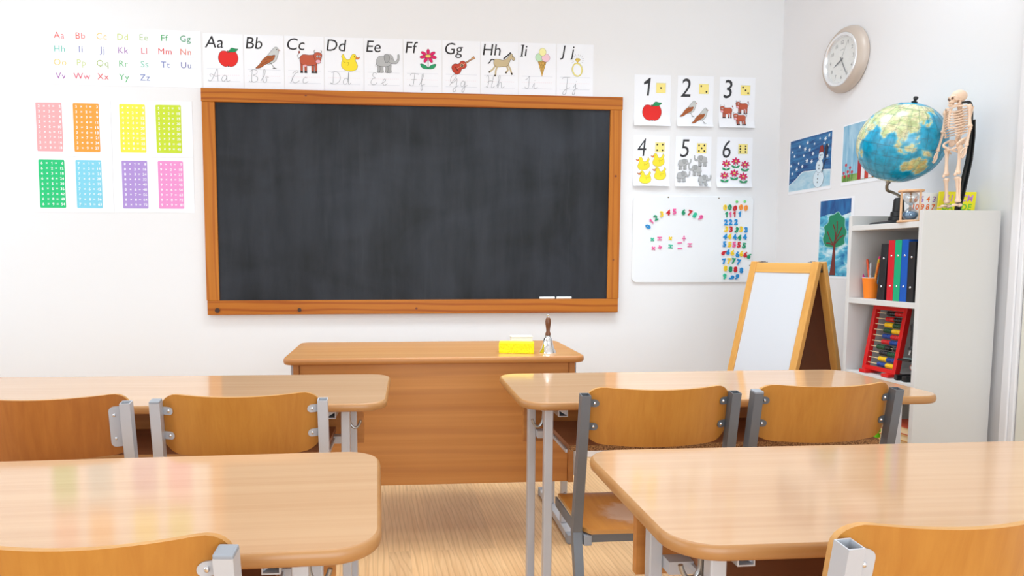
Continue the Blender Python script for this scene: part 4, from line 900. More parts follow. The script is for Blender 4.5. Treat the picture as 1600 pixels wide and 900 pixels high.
def paintings():
    w, h = .374, .300; t = painting('snowman_painting', "child's blue painting of a snowman under white stars", 3.509, 1.513, w, h)
    d = Draw(base=.001); d.poly([(-w / 2 + .008, .016), (w / 2 - .006, .016), (w / 2 - .005, h - .006), (-w / 2 + .010, h - .004)], M_blue)
    d.poly([(-w / 2 + .008, .0165)] + cat([(-w / 2 + .008, .052), (-.12, .078), (-.06, .112), (.0, .112), (.08, .108), (w / 2 - .008, .10)], 4, False) + [(w / 2 - .006, .0165)], M_snow, (232, 240, 244), .003); d.build('night_scene', t)
    rs = random.Random(3)
    for q, r in ((-.155, .235), (-.09, .255), (-.135, .21), (-.02, .265), (.0, .225), (.04, .25), (.085, .27), (.13, .262), (-.05, .2), (-.095, .165), (-.02, .17), (-.165, .16), (.02, .16), (-.15, .115), (-.06, .145), (.155, .225), (.15, .17), (-.04, .235), (.16, .275), (-.11, .135), (.03, .2), (.12, .24)):
        R = rs.uniform(.008, .016); d = Draw(base=.0015); d.poly([(q + (R if k % 2 else R * .38) * math.cos(k * PI / 6 + .3), r + (R if k % 2 else R * .38) * math.sin(k * PI / 6 + .3)) for k in range(12)], (226, 238, 246)); d.build('star', t)
    d = Draw(base=.0026, step=.00006); wcol = (216, 232, 242); o = (90, 110, 140)
    for cx, cz, a, b in ((.085, .062, .045, .046), (.090, .126, .030, .034), (.101, .176, .022, .025)): d.ell(cx, cz, a, b, wcol, o, .0015)
    d.poly([(.083, .196), (.122, .198), (.114, .232), (.094, .232)], (140, 44, 40), (70, 20, 24), .0015)
    for q in ((.095, .182), (.108, .182), (.088, .132), (.088, .114), (.082, .084), (.080, .062), (.080, .044)): d.ell(q[0], q[1], .0036, .0046, (30, 30, 50), n=8)
    d.line([(.098, .172), (.088, .167)], .003, (200, 80, 40)); d.line(cat([(.112, .09), (.128, .13), (.142, .18)], 3, False), .004, (40, 34, 40)); d.blob([(.136, .17), (.132, .21), (.146, .236), (.156, .22), (.15, .18)], (40, 40, 60)); d.line([(.135, .15), (.165, .152)], .003, (40, 34, 40))
    d.build('snowman', t)
    w, h = .41, .298; t = painting('garden_painting', "child's painting of red flowers and a red striped house, half hidden by the globe", 3.040, 1.516, w, h)
    d = Draw(base=.001); d.poly([(-w / 2 + .006, .018), (w / 2 - .006, .018), (w / 2 - .006, h - .006), (-w / 2 + .006, h - .006)], M_sky); d.poly([(-w / 2 + .006, .0182), (w / 2 - .006, .0182), (w / 2 - .006, .05), (.0, .054), (-w / 2 + .006, .05)], M_grass); d.build('garden_scene', t)
    d = Draw(base=.0015, step=.00005)
    for k, (q, r) in enumerate(((-.185, .062), (-.17, .10), (-.155, .066), (-.14, .084), (-.125, .062), (-.178, .045), (-.148, .045))):
        d.line([(q, .022), (q, r)], .003, (60, 120, 50)); d.ell(q, r, .008, .008, (206, 44, 50) if k % 3 else (190, 60, 90), n=10)
    d.build('red_flowers', t)
    d = Draw(base=.0020, step=.00005)
    for k in range(5): d.poly([(-.085 + .05 * k, .02), (-.06 + .05 * k, .02), (-.06 + .05 * k, .16), (-.085 + .05 * k, .16)], (196, 60, 44) if k % 2 else (170, 36, 44)); d.poly([(-.06 + .05 * k, .02), (-.036 + .05 * k, .02), (-.036 + .05 * k, .16), (-.06 + .05 * k, .16)], (236, 232, 236))
    d.poly([(-.10, .16), (.18, .16), (.04, .25)], (150, 60, 50)); d.build('striped_house', t)
    w, h = .262, .405; t = painting('tree_painting', "child's painting of a green tree with a brown trunk on turquoise, above the easel", 3.268, 1.055, w, h)
    d = Draw(base=.001); d.poly([(-w / 2 + .002, .012), (w / 2 - .022, .012), (w / 2 - .022, h - .008), (-w / 2 + .002, h - .006)], M_tsky); d.poly([(-w / 2 + .002, h - .088), (-.04, h - .075), (.02, h - .095), (w / 2 - .022, h - .078), (w / 2 - .022, h - .008), (-w / 2 + .002, h - .006)], M_tdark); d.build('sky', t)
    d = Draw(base=.0016, step=.00008)
    d.blob([(-.075, .165), (-.098, .20), (-.085, .235), (-.092, .265), (-.062, .285), (-.05, .318), (-.015, .325), (.015, .335), (.04, .315), (.068, .298), (.07, .262), (.086, .23), (.07, .20), (.072, .175), (.03, .16), (.0, .155), (-.04, .158)], (24, 130, 92), (150, 206, 200), .004); d.build('tree_crown', t)
    d = Draw(base=.0022, step=.00005); br = (112, 42, 34)
    d.poly([(-.034, .016), (.012, .016), (.006, .09), (.004, .17), (.004, .19), (-.010, .19), (-.012, .17), (-.020, .09)], br)
    for p in ([(-.003, .17), (.0, .23), (-.02, .275)], [(-.003, .18), (.012, .24), (.01, .29)], [(-.003, .165), (-.035, .195), (-.062, .24)], [(.0, .175), (.035, .205), (.065, .215)], [(-.005, .165), (-.04, .178), (-.068, .18)], [(.002, .19), (.03, .23), (.05, .258)]): d.line(cat(p, 3, False), .007, br)
    d.build('tree_trunk', t)
paintings()

# ------------------------------------------------------------------ bookcase and what stands in it
BA = math.radians(-88); BO = Vector((1.913, 2.680, 0)); BWD, BDP = .379, .3145
SH = [.09, .392, .692, .9935, 1.2915]
def bw(lx, ly, z):
    return (BO.x + lx * math.cos(BA) - ly * math.sin(BA), BO.y + lx * math.sin(BA) + ly * math.cos(BA), z)
def bookcase():
    t = thing('bookcase', 'tall narrow white bookcase against the right wall', 'bookcase', BO, BA)
    P = .018; T = 1.3315
    for x0 in (0, BWD - P): obj('side_panel', bx(x0, x0 + P, 0, BDP, 0, T), M_melamine, t, bevel=.0012)
    obj('back_panel', bx(P, BWD - P, BDP - .008, BDP - .001, .02, T - .002), M_melamine, t)
    for z in SH: obj('shelf', bx(P + .0003, BWD - P - .0003, .001, BDP - .009, z - .0215, z), M_melamine, t, bevel=.0012)
    obj('plinth', bx(P, BWD - P, .02, .036, 0, .068), M_melamine, t)
bookcase()
# middle shelf: cup of pens, ring binders
Z = SH[3]
cl = Vector((.066, .062))
t = thing('pen_cup', 'orange paper cup full of pens on the middle shelf of the bookcase', 'cup', bw(cl.x, cl.y, Z), BA)
obj('cup_wall', lat([(0, .001), (.0235, 0), (.0245, .001), (.0335, .083), (.0325, .083), (.0236, .003), (0, .003)], n=36), flat((250, 132, 20), 0.55), t, smooth=True)
bm = bmesh.new(); tube(bm, [(.0335 * math.cos(2 * PI * k / 36), .0335 * math.sin(2 * PI * k / 36), .0838) for k in range(37)], .0014, 8); obj('rolled_rim', bm, flat((246, 232, 214), 0.5), t, smooth=True)
for dx, dy, tx, ty, ln, c, cc, lb in ((-.018, .006, -.46, -.03, .132, (214, 40, 140), (190, 20, 120), 'magenta pen leaning far left in the orange cup'), (-.010, .010, -.26, .05, .142, (244, 104, 60), (230, 84, 40), 'coral pen second from the left in the orange cup'),
                                      (.003, .014, .10, .06, .150, (236, 40, 120), (220, 30, 110), 'hot pink pen at the back of the orange cup'), (.002, -.012, .06, -.05, .122, (206, 208, 212), (170, 172, 178), 'clear grey pen at the front of the orange cup'),
                                      (.012, -.004, .24, -.02, .142, (236, 190, 50), (226, 176, 30), 'yellow pen in the right half of the orange cup'), (.010, .012, .36, .10, .158, (30, 34, 44), (20, 22, 30), 'black pen leaning right behind the blue pen'),
                                      (.018, .002, .32, .02, .150, (60, 150, 196), (40, 110, 170), 'blue pen leaning right in the orange cup'), (.0195, -.008, .27, -.04, .128, (240, 140, 50), (226, 110, 40), 'orange pen at the right rim of the orange cup')):
    d = Vector((tx, ty, 1)).normalized(); base = Vector((dx * .55, dy * .55, .006))
    q = d.to_track_quat('Z', 'Y'); rt = Matrix.Rotation(BA, 4, 'Z').to_quaternion()
    p = thing('pen', lb, 'pen', Vector(bw(cl.x, cl.y, Z)) + rt @ base, 0, 'pens in the orange cup', rot=(rt @ q).to_euler())
    ln += .018
    obj('barrel', lat([(0, 0), (.0012, .001), (.0036, .012), (.0040, .016), (.0040, ln - .05), (0, ln - .05)], n=12), flat(c, 0.4), p, smooth=True)
    obj('cap', lat([(0, ln - .0498), (.0046, ln - .0498), (.0046, ln - .008), (.0034, ln - .001), (0, ln)], n=12), flat(cc, 0.35), p, smooth=True)
def binder(label, x0, wd, h, col, lean=0.0, depth=.236):
    t = thing('ring_binder', label, 'binder', bw(x0, .012, Z), BA, 'ring binders on the middle shelf', rot=(0, lean, BA))
    m = flat(col, 0.42); wd -= .0012
    obj('spine', bx(0, wd, 0, .003, .0006, h), m, t, bevel=.0012)
    for a in (0, wd - .0028): obj('cover', bx(a, a + .0028, .0035, depth, .0008, h), m, t, bevel=.001)
    obj('paper_stack', bx(.004, wd - .004, .02, depth - .012, .006, h - .012), flat((238, 236, 228), 0.8), t)
    for zz in (.245, .745):
        obj('rivet', lat([(0, .0022), (.0022, .002), (.0042, .0006), (.0044, -.0005)], n=16), M_chrome, t, smooth='all', loc=(wd / 2, 0, h * zz), rot=(PI / 2, 0, 0))
binder('leaning black ring binder beside the orange cup', .158, .036, .221, (34, 34, 38), .062)
binder('red ring binder on the middle shelf', .2085, .032, .233, (204, 26, 40))
binder('green ring binder on the middle shelf', .2410, .032, .233, (16, 164, 116))
binder('blue ring binder on the middle shelf', .2735, .0325, .234, (10, 84, 178), depth=.280)
binder('upright black ring binder at the right end of the middle shelf', .3065, .032, .225, (32, 32, 36))
# abacus
def abacus():
    t = thing('abacus', 'red framed abacus with ten rows of coloured beads', 'abacus', bw(.066, .036, SH[2]), 0, rot=(0, 0, BA + .0))
    W, H, lean = .176, .264, math.radians(9); m = flat((212, 22, 22), 0.35); mm = Matrix.Translation((0, 0, .014)) @ Matrix.Rotation(-lean, 4, 'X')
    fr = bmesh.new(); q = .017
    for a in ((0, q, 0, .022, 0, H), (W - q, W, 0, .022, 0, H), (q, W - q, 0, .022, 0, q), (q, W - q, 0, .022, H - q, H)): box(fr, *a, mtx=mm)
    obj('frame', fr, m, t, bevel=.0015)
    for x in (.012, W - .045): obj('foot', bx(x, x + .036, -.022, .052, .0004, .0135), m, t, bevel=.002)
    bc = dict(k=(26, 26, 28), r=(206, 26, 30), y=(244, 196, 20), g=(16, 74, 40), b=(18, 62, 140))
    rows = ['kkkkkrrrrr', 'rrrrrkkkkk', 'yyyyyggggg', 'gggggyyyyy', 'bbbbbrrrrr', 'rrrrrbbbbb', 'gggggkkkkk', 'kkkkkggggg', 'yyyyybbbbb', 'bbbbbyyyyy']
    bead = lat([(.002, -.0042), (.0066, -.0039), (.0097, -.0018), (.0097, .0018), (.0066, .0039), (.002, .0042)], n=14)
    me = bpy.data.meshes.new('bead'); bm = bead; bmesh.ops.rotate(bm, verts=bm.verts, matrix=Matrix.Rotation(PI / 2, 3, 'Y')); bm.to_mesh(me); bm.free()
    for p in me.polygons: p.use_smooth = True
    mes = {}
    for k, c in bc.items(): mes[k] = me.copy(); mes[k].materials.append(flat(c, 0.22))
    for r, s in enumerate(rows):
        z = H - .029 - r * .0229; bm = bmesh.new(); tube(bm, [mm @ Vector((q, .011, z)), mm @ Vector((W - q, .011, z))], .0017, 8); obj('rod', bm, flat((236, 214, 170), 0.4), t, smooth=True)
        for k, ch in enumerate(s):
            x = W - q - .0058 - (9 - k) * .0086
            if r == 6 and k < 8: x -= .018
            if r == 6 and k < 5: x -= .002
            o = bpy.data.objects.new('bead', mes[ch]); COL.objects.link(o); o.parent = t; o.location = mm @ Vector((x, .011, z)); o.rotation_euler = (-lean, 0, 0)
abacus()
# microscope
def microscope():
    t = thing('microscope', 'small black microscope right of the abacus, half hidden by the bookcase side', 'microscope', bw(.295, .098, SH[2]), 0, rot=(0, 0, BA))
    bm = bmesh.new(); prism(bm, [(-.030, -.085), (-.012, -.09), (-.010, -.03), (.010, -.03), (.012, -.09), (.030, -.085), (.026, .03), (-.026, .03)], 0, .022); obj('base', bm, M_black, t, bevel=.004)
    bm = bmesh.new(); sweep(bm, cat([(0, .012, .02), (0, .022, .07), (0, .022, .12), (0, .004, .16), (0, -.02, .172)], 3, False), .018, .016); obj('arm', bm, M_black, t, bevel=.002)
    st = obj('stage', bx(-.030, .030, -.075, .012, .076, .083), M_black, t, bevel=.002); obj('glass_slide', bx(-.032, .03, -.05, -.028, .0832, .0846), flat((150, 176, 170), 0.15), st)
    obj('eyepiece_tube', lat([(0, .132), (.010, .132), (.010, .19), (.0125, .19), (.0125, .212), (.010, .216), (0, .216)], n=20, c=(0, -.036, 0)), M_black, t, smooth=True)
    obj('turret', lat([(0, .116), (.017, .118), (.017, .124), (.011, .132), (0, .132)], n=20, c=(0, -.036, 0)), M_black, t, smooth=True)
    bm = bmesh.new()
    for a in range(3):
        b = 2 * PI * a / 3 + .6; tube(bm, [(.009 * math.cos(b), -.036 + .009 * math.sin(b), .118), (.015 * math.cos(b), -.036 + .015 * math.sin(b), .098)], .0055, 10)
    obj('objective_lenses', bm, M_steel, t, smooth=True)
    bm = bmesh.new(); tube(bm, [(-.03, .02, .07), (.03, .02, .07)], .011, 14); obj('focus_knob', bm, M_black, t, smooth=True)
    bm = bmesh.new(); ball(bm, (0, -.036, .05), (.013, .004, .013), 14); obj('mirror', bm, M_chrome, t, smooth=True)
microscope()
# lower shelf: green cup, stack of books
t = thing('green_cup', 'bright green cup left of the book stack on the low shelf', 'cup', bw(.115, .075, SH[1]), BA)
obj('cup_wall', lat([(0, .001), (.027, 0), (.033, .072), (.032, .072), (.026, .003), (0, .003)], n=30), flat((120, 214, 20), 0.45), t, smooth=True)
zz = SH[1]
for i, (c, h, dx, dy, w, d, rz, lb) in enumerate((((214, 150, 84), .026, .002, .004, .150, .215, .03, 'tan book at the bottom of the stack on the low shelf'), ((232, 200, 140), .022, .004, .0, .150, .212, -.02, 'pale tan book second from the bottom of the low stack'), ((196, 120, 60), .022, .0, .006, .152, .210, .025, 'ochre brown book in the middle of the low stack'),
                                              ((224, 178, 110), .024, .004, .002, .148, .208, -.015, 'sand coloured book under the red one in the low stack'), ((188, 74, 44), .030, .004, .004, .148, .208, .02, 'rust red book on top of the stack on the low shelf'))):
    t = thing('book', lb, 'book', bw(.252 + dx, .135 + dy, zz), BA + rz, 'books stacked on the low shelf')
    for nm, a, b in (('back_cover', 0.0002, .0025), ('front_cover', h - .0025, h - .0002)): obj(nm, bx(-w / 2, w / 2, -d / 2, d / 2, a, b), flat(c, 0.5), t, bevel=.0006)
    obj('spine', bx(w / 2 - .003, w / 2, -d / 2, d / 2, .0026, h - .0026), flat(c, 0.5), t); obj('pages', bx(-w / 2 + .004, w / 2 - .0035, -d / 2 + .004, d / 2 - .004, .0027, h - .0027), flat((238, 214, 170), 0.8), t)
    zz += h
# ------------------------------------------------------------------ globe
LAND = [
 [(-10,36),(-9,43),(-2,44),(-1,48),(5,53),(9,57),(5,60),(14,68),(26,71),(40,67),(44,66),(60,69),(70,73),(82,73),(104,78),(114,75),(130,72),(150,71),(170,69),(180,68),(178,63),(164,60),(162,56),(156,51),(155,58),(142,59),(136,54),(141,52),(139,47),(132,43),(128,40),(129,35),(126,35),(125,39),(121,39),(119,37),(122,37),(119,34),(122,30),(119,25),(114,22),(109,21),(106,19),(109,13),(106,9),(104,10),(100,13),(100,9),(104,2),(103,1),(100,5),(98,9),(97,16),(94,17),(91,22),(87,21),(82,16),(80,11),(77,8),(74,14),(72,20),(67,24),(61,25),(56,27),(51,29),(48,30),(51,25),(56,24),(59,22),(55,17),(45,13),(43,14),(39,21),(35,28),(34,31),(36,36),(30,37),(27,38),(29,41),(34,42),(41,41),(38,45),(33,45),(28,42),(24,40),(22,37),(19,42),(13,45),(18,40),(16,38),(9,44),(3,43),(-1,37)],
 [(-6,36),(10,37),(11,34),(20,31),(32,31),(34,27),(38,18),(43,12),(51,12),(47,4),(41,-2),(39,-6),(41,-15),(35,-20),(35,-25),(31,-29),(26,-34),(18,-34),(15,-27),(12,-17),(13,-8),(9,0),(9,4),(2,6),(-8,4),(-13,9),(-17,15),(-16,22),(-10,30)],
 [(44,-25),(47,-25),(50,-16),(49,-12),(44,-17)], [(80,9),(82,7),(80,6)],
 [(114,-22),(113,-26),(115,-34),(118,-35),(124,-33),(131,-31),(135,-35),(138,-33),(140,-38),(146,-39),(150,-37),(153,-30),(153,-25),(146,-19),(145,-15),(142,-11),(140,-17),(136,-16),(137,-12),(131,-11),(128,-15),(125,-14),(122,-18)],
 [(145,-41),(148,-41),(147,-43.5)], [(95,5),(98,4),(103,-1),(106,-3),(106,-6),(102,-4),(98,1)], [(105,-6),(110,-6.5),(114.5,-8),(110,-8.2),(106,-7.4)], [(109,1.5),(113,3),(117,7),(119,5),(117.5,1),(116,-4),(111,-3)],
 [(119,-5.5),(120.5,-5),(121,-2),(123,-4),(121.5,-1),(125,1.5),(120,1),(119,-3)], [(131,-1),(134,-1),(137,-2),(141,-2.6),(147,-6),(150,-10.5),(144,-8),(138,-8.3),(135,-4)], [(120,18),(122,18),(122,14),(124,12),(120.5,14)], [(122,7),(125,9.5),(126,6.5)], [(120,23),(121.5,25),(121,22)],
 [(130,31),(131,34),(136,36),(140,40),(141,42),(145,43),(141,45),(140,43),(141,38),(140,35),(135,34)], [(142,46),(144,50),(142.5,54)], [(173,-35),(178,-38),(175,-41),(171,-44),(167,-46),(172,-41)],
 [(-168,66),(-156,71),(-128,70),(-95,72),(-82,68),(-94,60),(-80,52),(-78,60),(-64,58),(-56,52),(-66,44),(-74,40),(-81,31),(-81,25),(-90,30),(-97,26),(-97,20),(-88,21),(-83,10),(-77,8),(-83,8),(-95,16),(-105,20),(-114,30),(-124,40),(-124,48),(-135,58),(-150,60),(-165,58)],
 [(-77,8),(-62,10),(-50,0),(-35,-6),(-39,-18),(-48,-27),(-58,-36),(-65,-44),(-69,-54),(-74,-50),(-71,-30),(-71,-18),(-81,-5)], [(-55,60),(-44,60),(-20,72),(-25,82),(-55,82),(-68,76)], [(-180,-90),(180,-90),(180,-70),(150,-68),(110,-66),(60,-67),(0,-70),(-60,-74),(-120,-74),(-180,-76)], [(-6,50),(1,52),(-3,58),(-6,57)]]
def globe():
    import numpy as np
    c = Vector((2.040, 2.570, 1.6155)); R = .1545
    t = thing('globe', 'large world globe on a black stand on top of the bookcase', 'globe', (c.x, c.y, SH[4]))
    n, m = 360, 180
    lon = np.linspace(-180, 180, n, endpoint=False); lat_ = np.linspace(-90, 90, m + 1); LO, LA = np.meshgrid(lon, lat_)
    rs = np.random.RandomState(4)
    jl = LO + 1.2 * np.sin(LA * .9 + 1) + .8 * np.sin(LA * 2.3 + LO * 1.7); ja = LA + 1.0 * np.sin(LO * .8) + .7 * np.sin(LO * 2.1 + LA * 1.3)
    def inside(poly, X, Y):
        r = np.zeros(X.shape, bool)
        for (x0, y0), (x1, y1) in zip(poly, poly[1:] + poly[:1]):
            if y0 == y1: continue
            k = ((y0 > Y) != (y1 > Y)) & (X < (x1 - x0) * (Y - y0) / (y1 - y0) + x0); r ^= k
        return r
    land = np.zeros(LO.shape, bool); aus = inside(LAND[4], jl, ja)
    for p in LAND: land |= inside(p, jl, ja)
    f = land.astype(float); b = f.copy()
    for _ in range(9):
        b = (b + np.roll(b, 1, 1) + np.roll(b, -1, 1) + np.vstack([b[1:], b[-1:]]) + np.vstack([b[:1], b[:-1]])) / 5
    rel = np.array([[noise.fractal(Vector((math.cos(math.radians(a)) * math.cos(math.radians(o)), math.cos(math.radians(a)) * math.sin(math.radians(o)), math.sin(math.radians(a)))) * 7, 1, 2, 4) for o in lon] for a in lat_])
    L = lambda v: np.array(lin(v)[:3])
    colr = np.zeros(LO.shape + (3,)); oc = L((4, 168, 210)); oc2 = L((2, 148, 188)); shelf = L((140, 212, 220))
    k = np.clip(.5 + rel * .9, 0, 1)[..., None]; colr[:] = oc * (1 - k) + oc2 * k
    s = np.clip((b - .03) / .3, 0, .85)[..., None] * (~land)[..., None]; colr = colr * (1 - s) + shelf * s
    lowc, hic, des = L((196, 208, 148)), L((228, 218, 172)), L((222, 188, 104))
    k = np.clip(.5 + rel * 1.5, 0, 1)[..., None]; lc = lowc * (1 - k) + hic * k
    ds = np.clip(.6 + rel, 0, 1)[..., None] * aus[..., None]; lc = lc * (1 - ds) + des * ds
    north = np.clip((LA - 62) / 14, 0, .6)[..., None]; lc = lc * (1 - north) + L((236, 232, 200)) * north
    colr[land] = lc[land]; ed = (b > .35) & (b < .62); colr[ed] = colr[ed] * .55 + L((236, 220, 150)) * .45
    cosA = np.cos(np.radians(LA)); V = np.stack([cosA * np.cos(np.radians(LO)), cosA * np.sin(np.radians(LO)), np.sin(np.radians(LA))], -1) * R
    me = bpy.data.meshes.new('sphere'); idx = lambda j, i: j * n + i % n
    F = [(idx(j, i), idx(j, i + 1), idx(j + 1, i + 1), idx(j + 1, i)) for j in range(1, m - 1) for i in range(n)]
    sp = (m + 1) * n; verts = V.reshape(-1, 3).tolist() + [[0, 0, -R], [0, 0, R]]
    F += [(sp, idx(1, i + 1), idx(1, i)) for i in range(n)] + [(sp + 1, idx(m - 1, i), idx(m - 1, i + 1)) for i in range(n)]
    me.from_pydata(verts, [], F); me.update()
    at = me.color_attributes.new('map_colour', 'FLOAT_COLOR', 'POINT')
    cc = np.ones((sp + 2, 4), np.float32); cc[:sp, :3] = colr.reshape(-1, 3); cc[:, 3] = 0; cc[:sp, 3] = f.ravel(); cc[sp, :3] = .8; cc[sp + 1, :3] = L((236, 232, 200)); at.data.foreach_set('color', cc.ravel())
    for p in me.polygons: p.use_smooth = True
    bmm = bmesh.new(); bmm.from_mesh(me); bmesh.ops.delete(bmm, geom=[v for v in bmm.verts if not v.link_faces], context='VERTS'); bmm.to_mesh(me); bmm.free()
    mt, nt, bs = nodes('globe_map'); a = N(nt, 'ShaderNodeAttribute'); a.attribute_name = 'map_colour'; tc = N(nt, 'ShaderNodeTexCoord'); ns = N(nt, 'ShaderNodeTexNoise'); ns.inputs['Scale'].default_value = 45; nt.links.new(tc.outputs['Object'], ns.inputs['Vector'])
    va = N(nt, 'ShaderNodeVectorMath', operation='MULTIPLY_ADD'); va.inputs[1].default_value = (.018, .018, .018); nt.links.new(ns.outputs['Color'], va.inputs[0]); nt.links.new(tc.outputs['Object'], va.inputs[2])
    vo = N(nt, 'ShaderNodeTexVoronoi', feature='DISTANCE_TO_EDGE'); vo.inputs['Scale'].default_value = 26; nt.links.new(va.outputs[0], vo.inputs['Vector'])
    ml = N(nt, 'ShaderNodeMath', operation='MULTIPLY'); nt.links.new(ramp(nt, vo.outputs['Distance'], [(0.02, (.32, .32, .32, 1)), (0.06, (0, 0, 0, 1))]), ml.inputs[0]); nt.links.new(a.outputs['Alpha'], ml.inputs[1])
    n4 = N(nt, 'ShaderNodeTexNoise'); n4.inputs['Scale'].default_value = 60; n4.inputs['Detail'].default_value = 5; nt.links.new(tc.outputs['Object'], n4.inputs['Vector'])
    cl = mix(nt, a.outputs['Color'], ramp(nt, n4.outputs['Fac'], [(.35, lin((176, 176, 170))), (.6, (1, 1, 1, 1))]), .55, 'MULTIPLY')
    nt.links.new(mix(nt, cl, lin((120, 110, 70)), ml.outputs[0]), bs.inputs['Base Color']); bs.inputs['Roughness'].default_value = 0.24; bs.inputs['Specular IOR Level'].default_value = .8
    vd = Vector((2.040, 2.570, 0)).normalized(); psi = math.atan2(-vd.y, -vd.x) - math.radians(101)
    rv = Vector((vd.y, -vd.x, 0))
    rot = (Matrix.Rotation(math.radians(14), 4, vd) @ Matrix.Rotation(math.radians(14), 4, rv) @ Matrix.Rotation(psi, 4, 'Z'))
    off = Vector((0, 0, c.z - SH[4]))
    s = obj('sphere', me, mt, t, smooth='all', loc=off, rot=rot.to_euler())
    g = bmesh.new(); Q = lambda la, lo: Vector((math.cos(la) * math.cos(lo), math.cos(la) * math.sin(lo), math.sin(la))) * (R + .0002)
    for la in (-60, -45, -30, -15, 0, 15, 30, 45, 60): tube(g, [Q(math.radians(la), 2 * PI * k / 96) for k in range(97)], .00042 if la else .0008, 4)
    for lo in range(0, 360, 15): tube(g, [Q(math.radians(-75 + 150 * k / 48), math.radians(lo)) for k in range(49)], .00036, 4)
    obj('grid_lines', g, flat((50, 104, 116), 0.5), s)
    ax = rot @ Vector((0, 0, 1))
    def along(nm, prof, m_): o = obj(nm, lat(prof, n=20), m_, t, smooth=True, loc=off, rot=ax.to_track_quat('Z', 'Y').to_euler()); return o
    along('axis_knob', [(0, R), (.010, R), (.012, R + .003), (.005, R + .006), (.005, R + .010), (.008, R + .013), (.0085, R + .019), (.006, R + .023), (0, R + .024)], M_black)
    along('lower_collar', [(0, -R), (.010, -R), (.009, -R - .008), (.006, -R - .012), (0, -R - .012)], M_steel)
    S0 = off - ax * (R + .008); S1 = off - ax * (R + .022)
    bm = bmesh.new(); tube(bm, cat([tuple(S0), tuple(S1), (S1.x + .006, S1.y + .002, S1.z - .016), (S1.x + .022, S1.y - .006, S1.z - .024), (-.002, -.010, .112), (-.004, -.008, .10)], 5, False), .0058, 12); obj('arm', bm, flat((130, 118, 100), 0.3, 0.8), t, smooth=True)
    obj('base', lat([(0, 0), (.097, 0), (.098, .004), (.092, .009), (.05, .014), (.034, .018), (.033, .030), (.027, .033), (.026, .05), (.021, .053), (.018, .098), (.013, .106), (0, .107)], n=40, c=(-.004, -.008, 0)), M_black, t, smooth=True)
globe()
def hourglass():
    t = thing('hourglass', 'small wooden hourglass with blue sand in front of the globe stand', 'hourglass', (1.957, 2.402, SH[4]), .4)
    m = wood('hourglass_wood', (226, 182, 142), (206, 158, 116), 'X', 6, 60, rough=0.45); H = .121
    for nm, z in (('base_plate', 0), ('top_plate', H - .008)): obj(nm, lat([(0, z), (.040, z), (.042, z + .002), (.042, z + .006), (.040, z + .008), (0, z + .008)], n=32), m, t, smooth=True)
    for k in range(3):
        a = 2 * PI * k / 3 + 2.6; bm = bmesh.new(); tube(bm, [(.034 * math.cos(a), .034 * math.sin(a), .008), (.034 * math.cos(a), .034 * math.sin(a), H - .008)], .004, 12); obj('post', bm, m, t, smooth=True)
    pr = [(.010, .0085), (.020, .014), (.0255, .026), (.022, .040), (.010, .052), (.003, .0605), (.010, .069), (.022, .081), (.0255, .095), (.020, .107), (.010, .1125)]
    pr = cat(pr, 4, False); pr[0] = (.006, .0085)
    obj('glass_bulbs', lat(pr, n=28), m_glass('hourglass_glass', (.9, .93, .95, 1), 0.5), t, smooth='all')
    obj('blue_sand', lat([(0, .010), (.012, .0105), (.0195, .0155), (.024, .026), (.0232, .034), (.014, .040), (0, .044)], n=28), flat((34, 122, 168), 0.8), t, smooth=True)
    obj('upper_sand', lat([(0, .062), (.0015, .0625), (.008, .0695), (.006, .072), (0, .073)], n=20), flat((200, 214, 220), 0.8), t, smooth=True)
hourglass()
# ------------------------------------------------------------------ puzzle boards behind the skeleton
def puzzle(name, label, x, y, w, h, col, rows, tilt, rz, sh=0.12):
    t = thing(name, label, 'puzzle board', (x, y, SH[4]), 0, 'foam puzzle boards on the bookcase', rot=(-tilt, 0, rz))
    bm = bmesh.new(); prism(bm, [(-w / 2, 0), (w / 2, 0), (w / 2 + sh * h, h), (-w / 2 + sh * h, h)], 0, .006, f=lambda a, b, c: (a, c, b)); obj('board', bm, flat(col, 0.6), t, bevel=.001)
    d = Draw(base=.0004, step=.0)
    for z, hh, items in rows:
        for ch, xx, c in items: d.text(ch, xx + sh * z, z, hh, c, shear=.22, bold=.02, align='c')
    d.build('lettering', t)
OR, PU, LI, GR = (240, 110, 20), (150, 104, 190), (206, 140, 214), (110, 196, 60)
puzzle('number_puzzle', 'white puzzle board with orange and purple numbers right of the hourglass', 2.058, 2.446, .135, .118, (244, 240, 240),
       [(.082, .021, [('6', -.050, OR), ('5', -.024, PU), ('4', .002, OR), ('3', .028, PU), ('2', .052, PU)]), (.052, .021, [('10', -.048, OR), ('9', -.020, OR), ('8', .002, OR), ('7', .026, OR), ('6', .050, PU)]), (.020, .021, [('1', -.05, PU), ('2', -.024, OR), ('3', .002, PU), ('4', .028, OR), ('5', .052, PU)])], .10, .05)
puzzle('letter_puzzle', 'yellow puzzle board with lilac and green letters behind the skeleton legs', 2.164, 2.430, .158, .120, (246, 232, 30),
       [(.084, .023, [('H', -.050, LI), ('I', -.026, LI), ('B', -.004, LI), ('C', .024, LI), ('M', .052, LI)]), (.050, .023, [('O', -.052, GR), ('A', -.028, GR), ('S', .004, GR), ('D', .030, GR), ('E', .054, GR)]), (.018, .021, [('K', -.05, LI), ('L', -.02, LI), ('T', .02, LI), ('N', .05, LI)])], .05, .04)
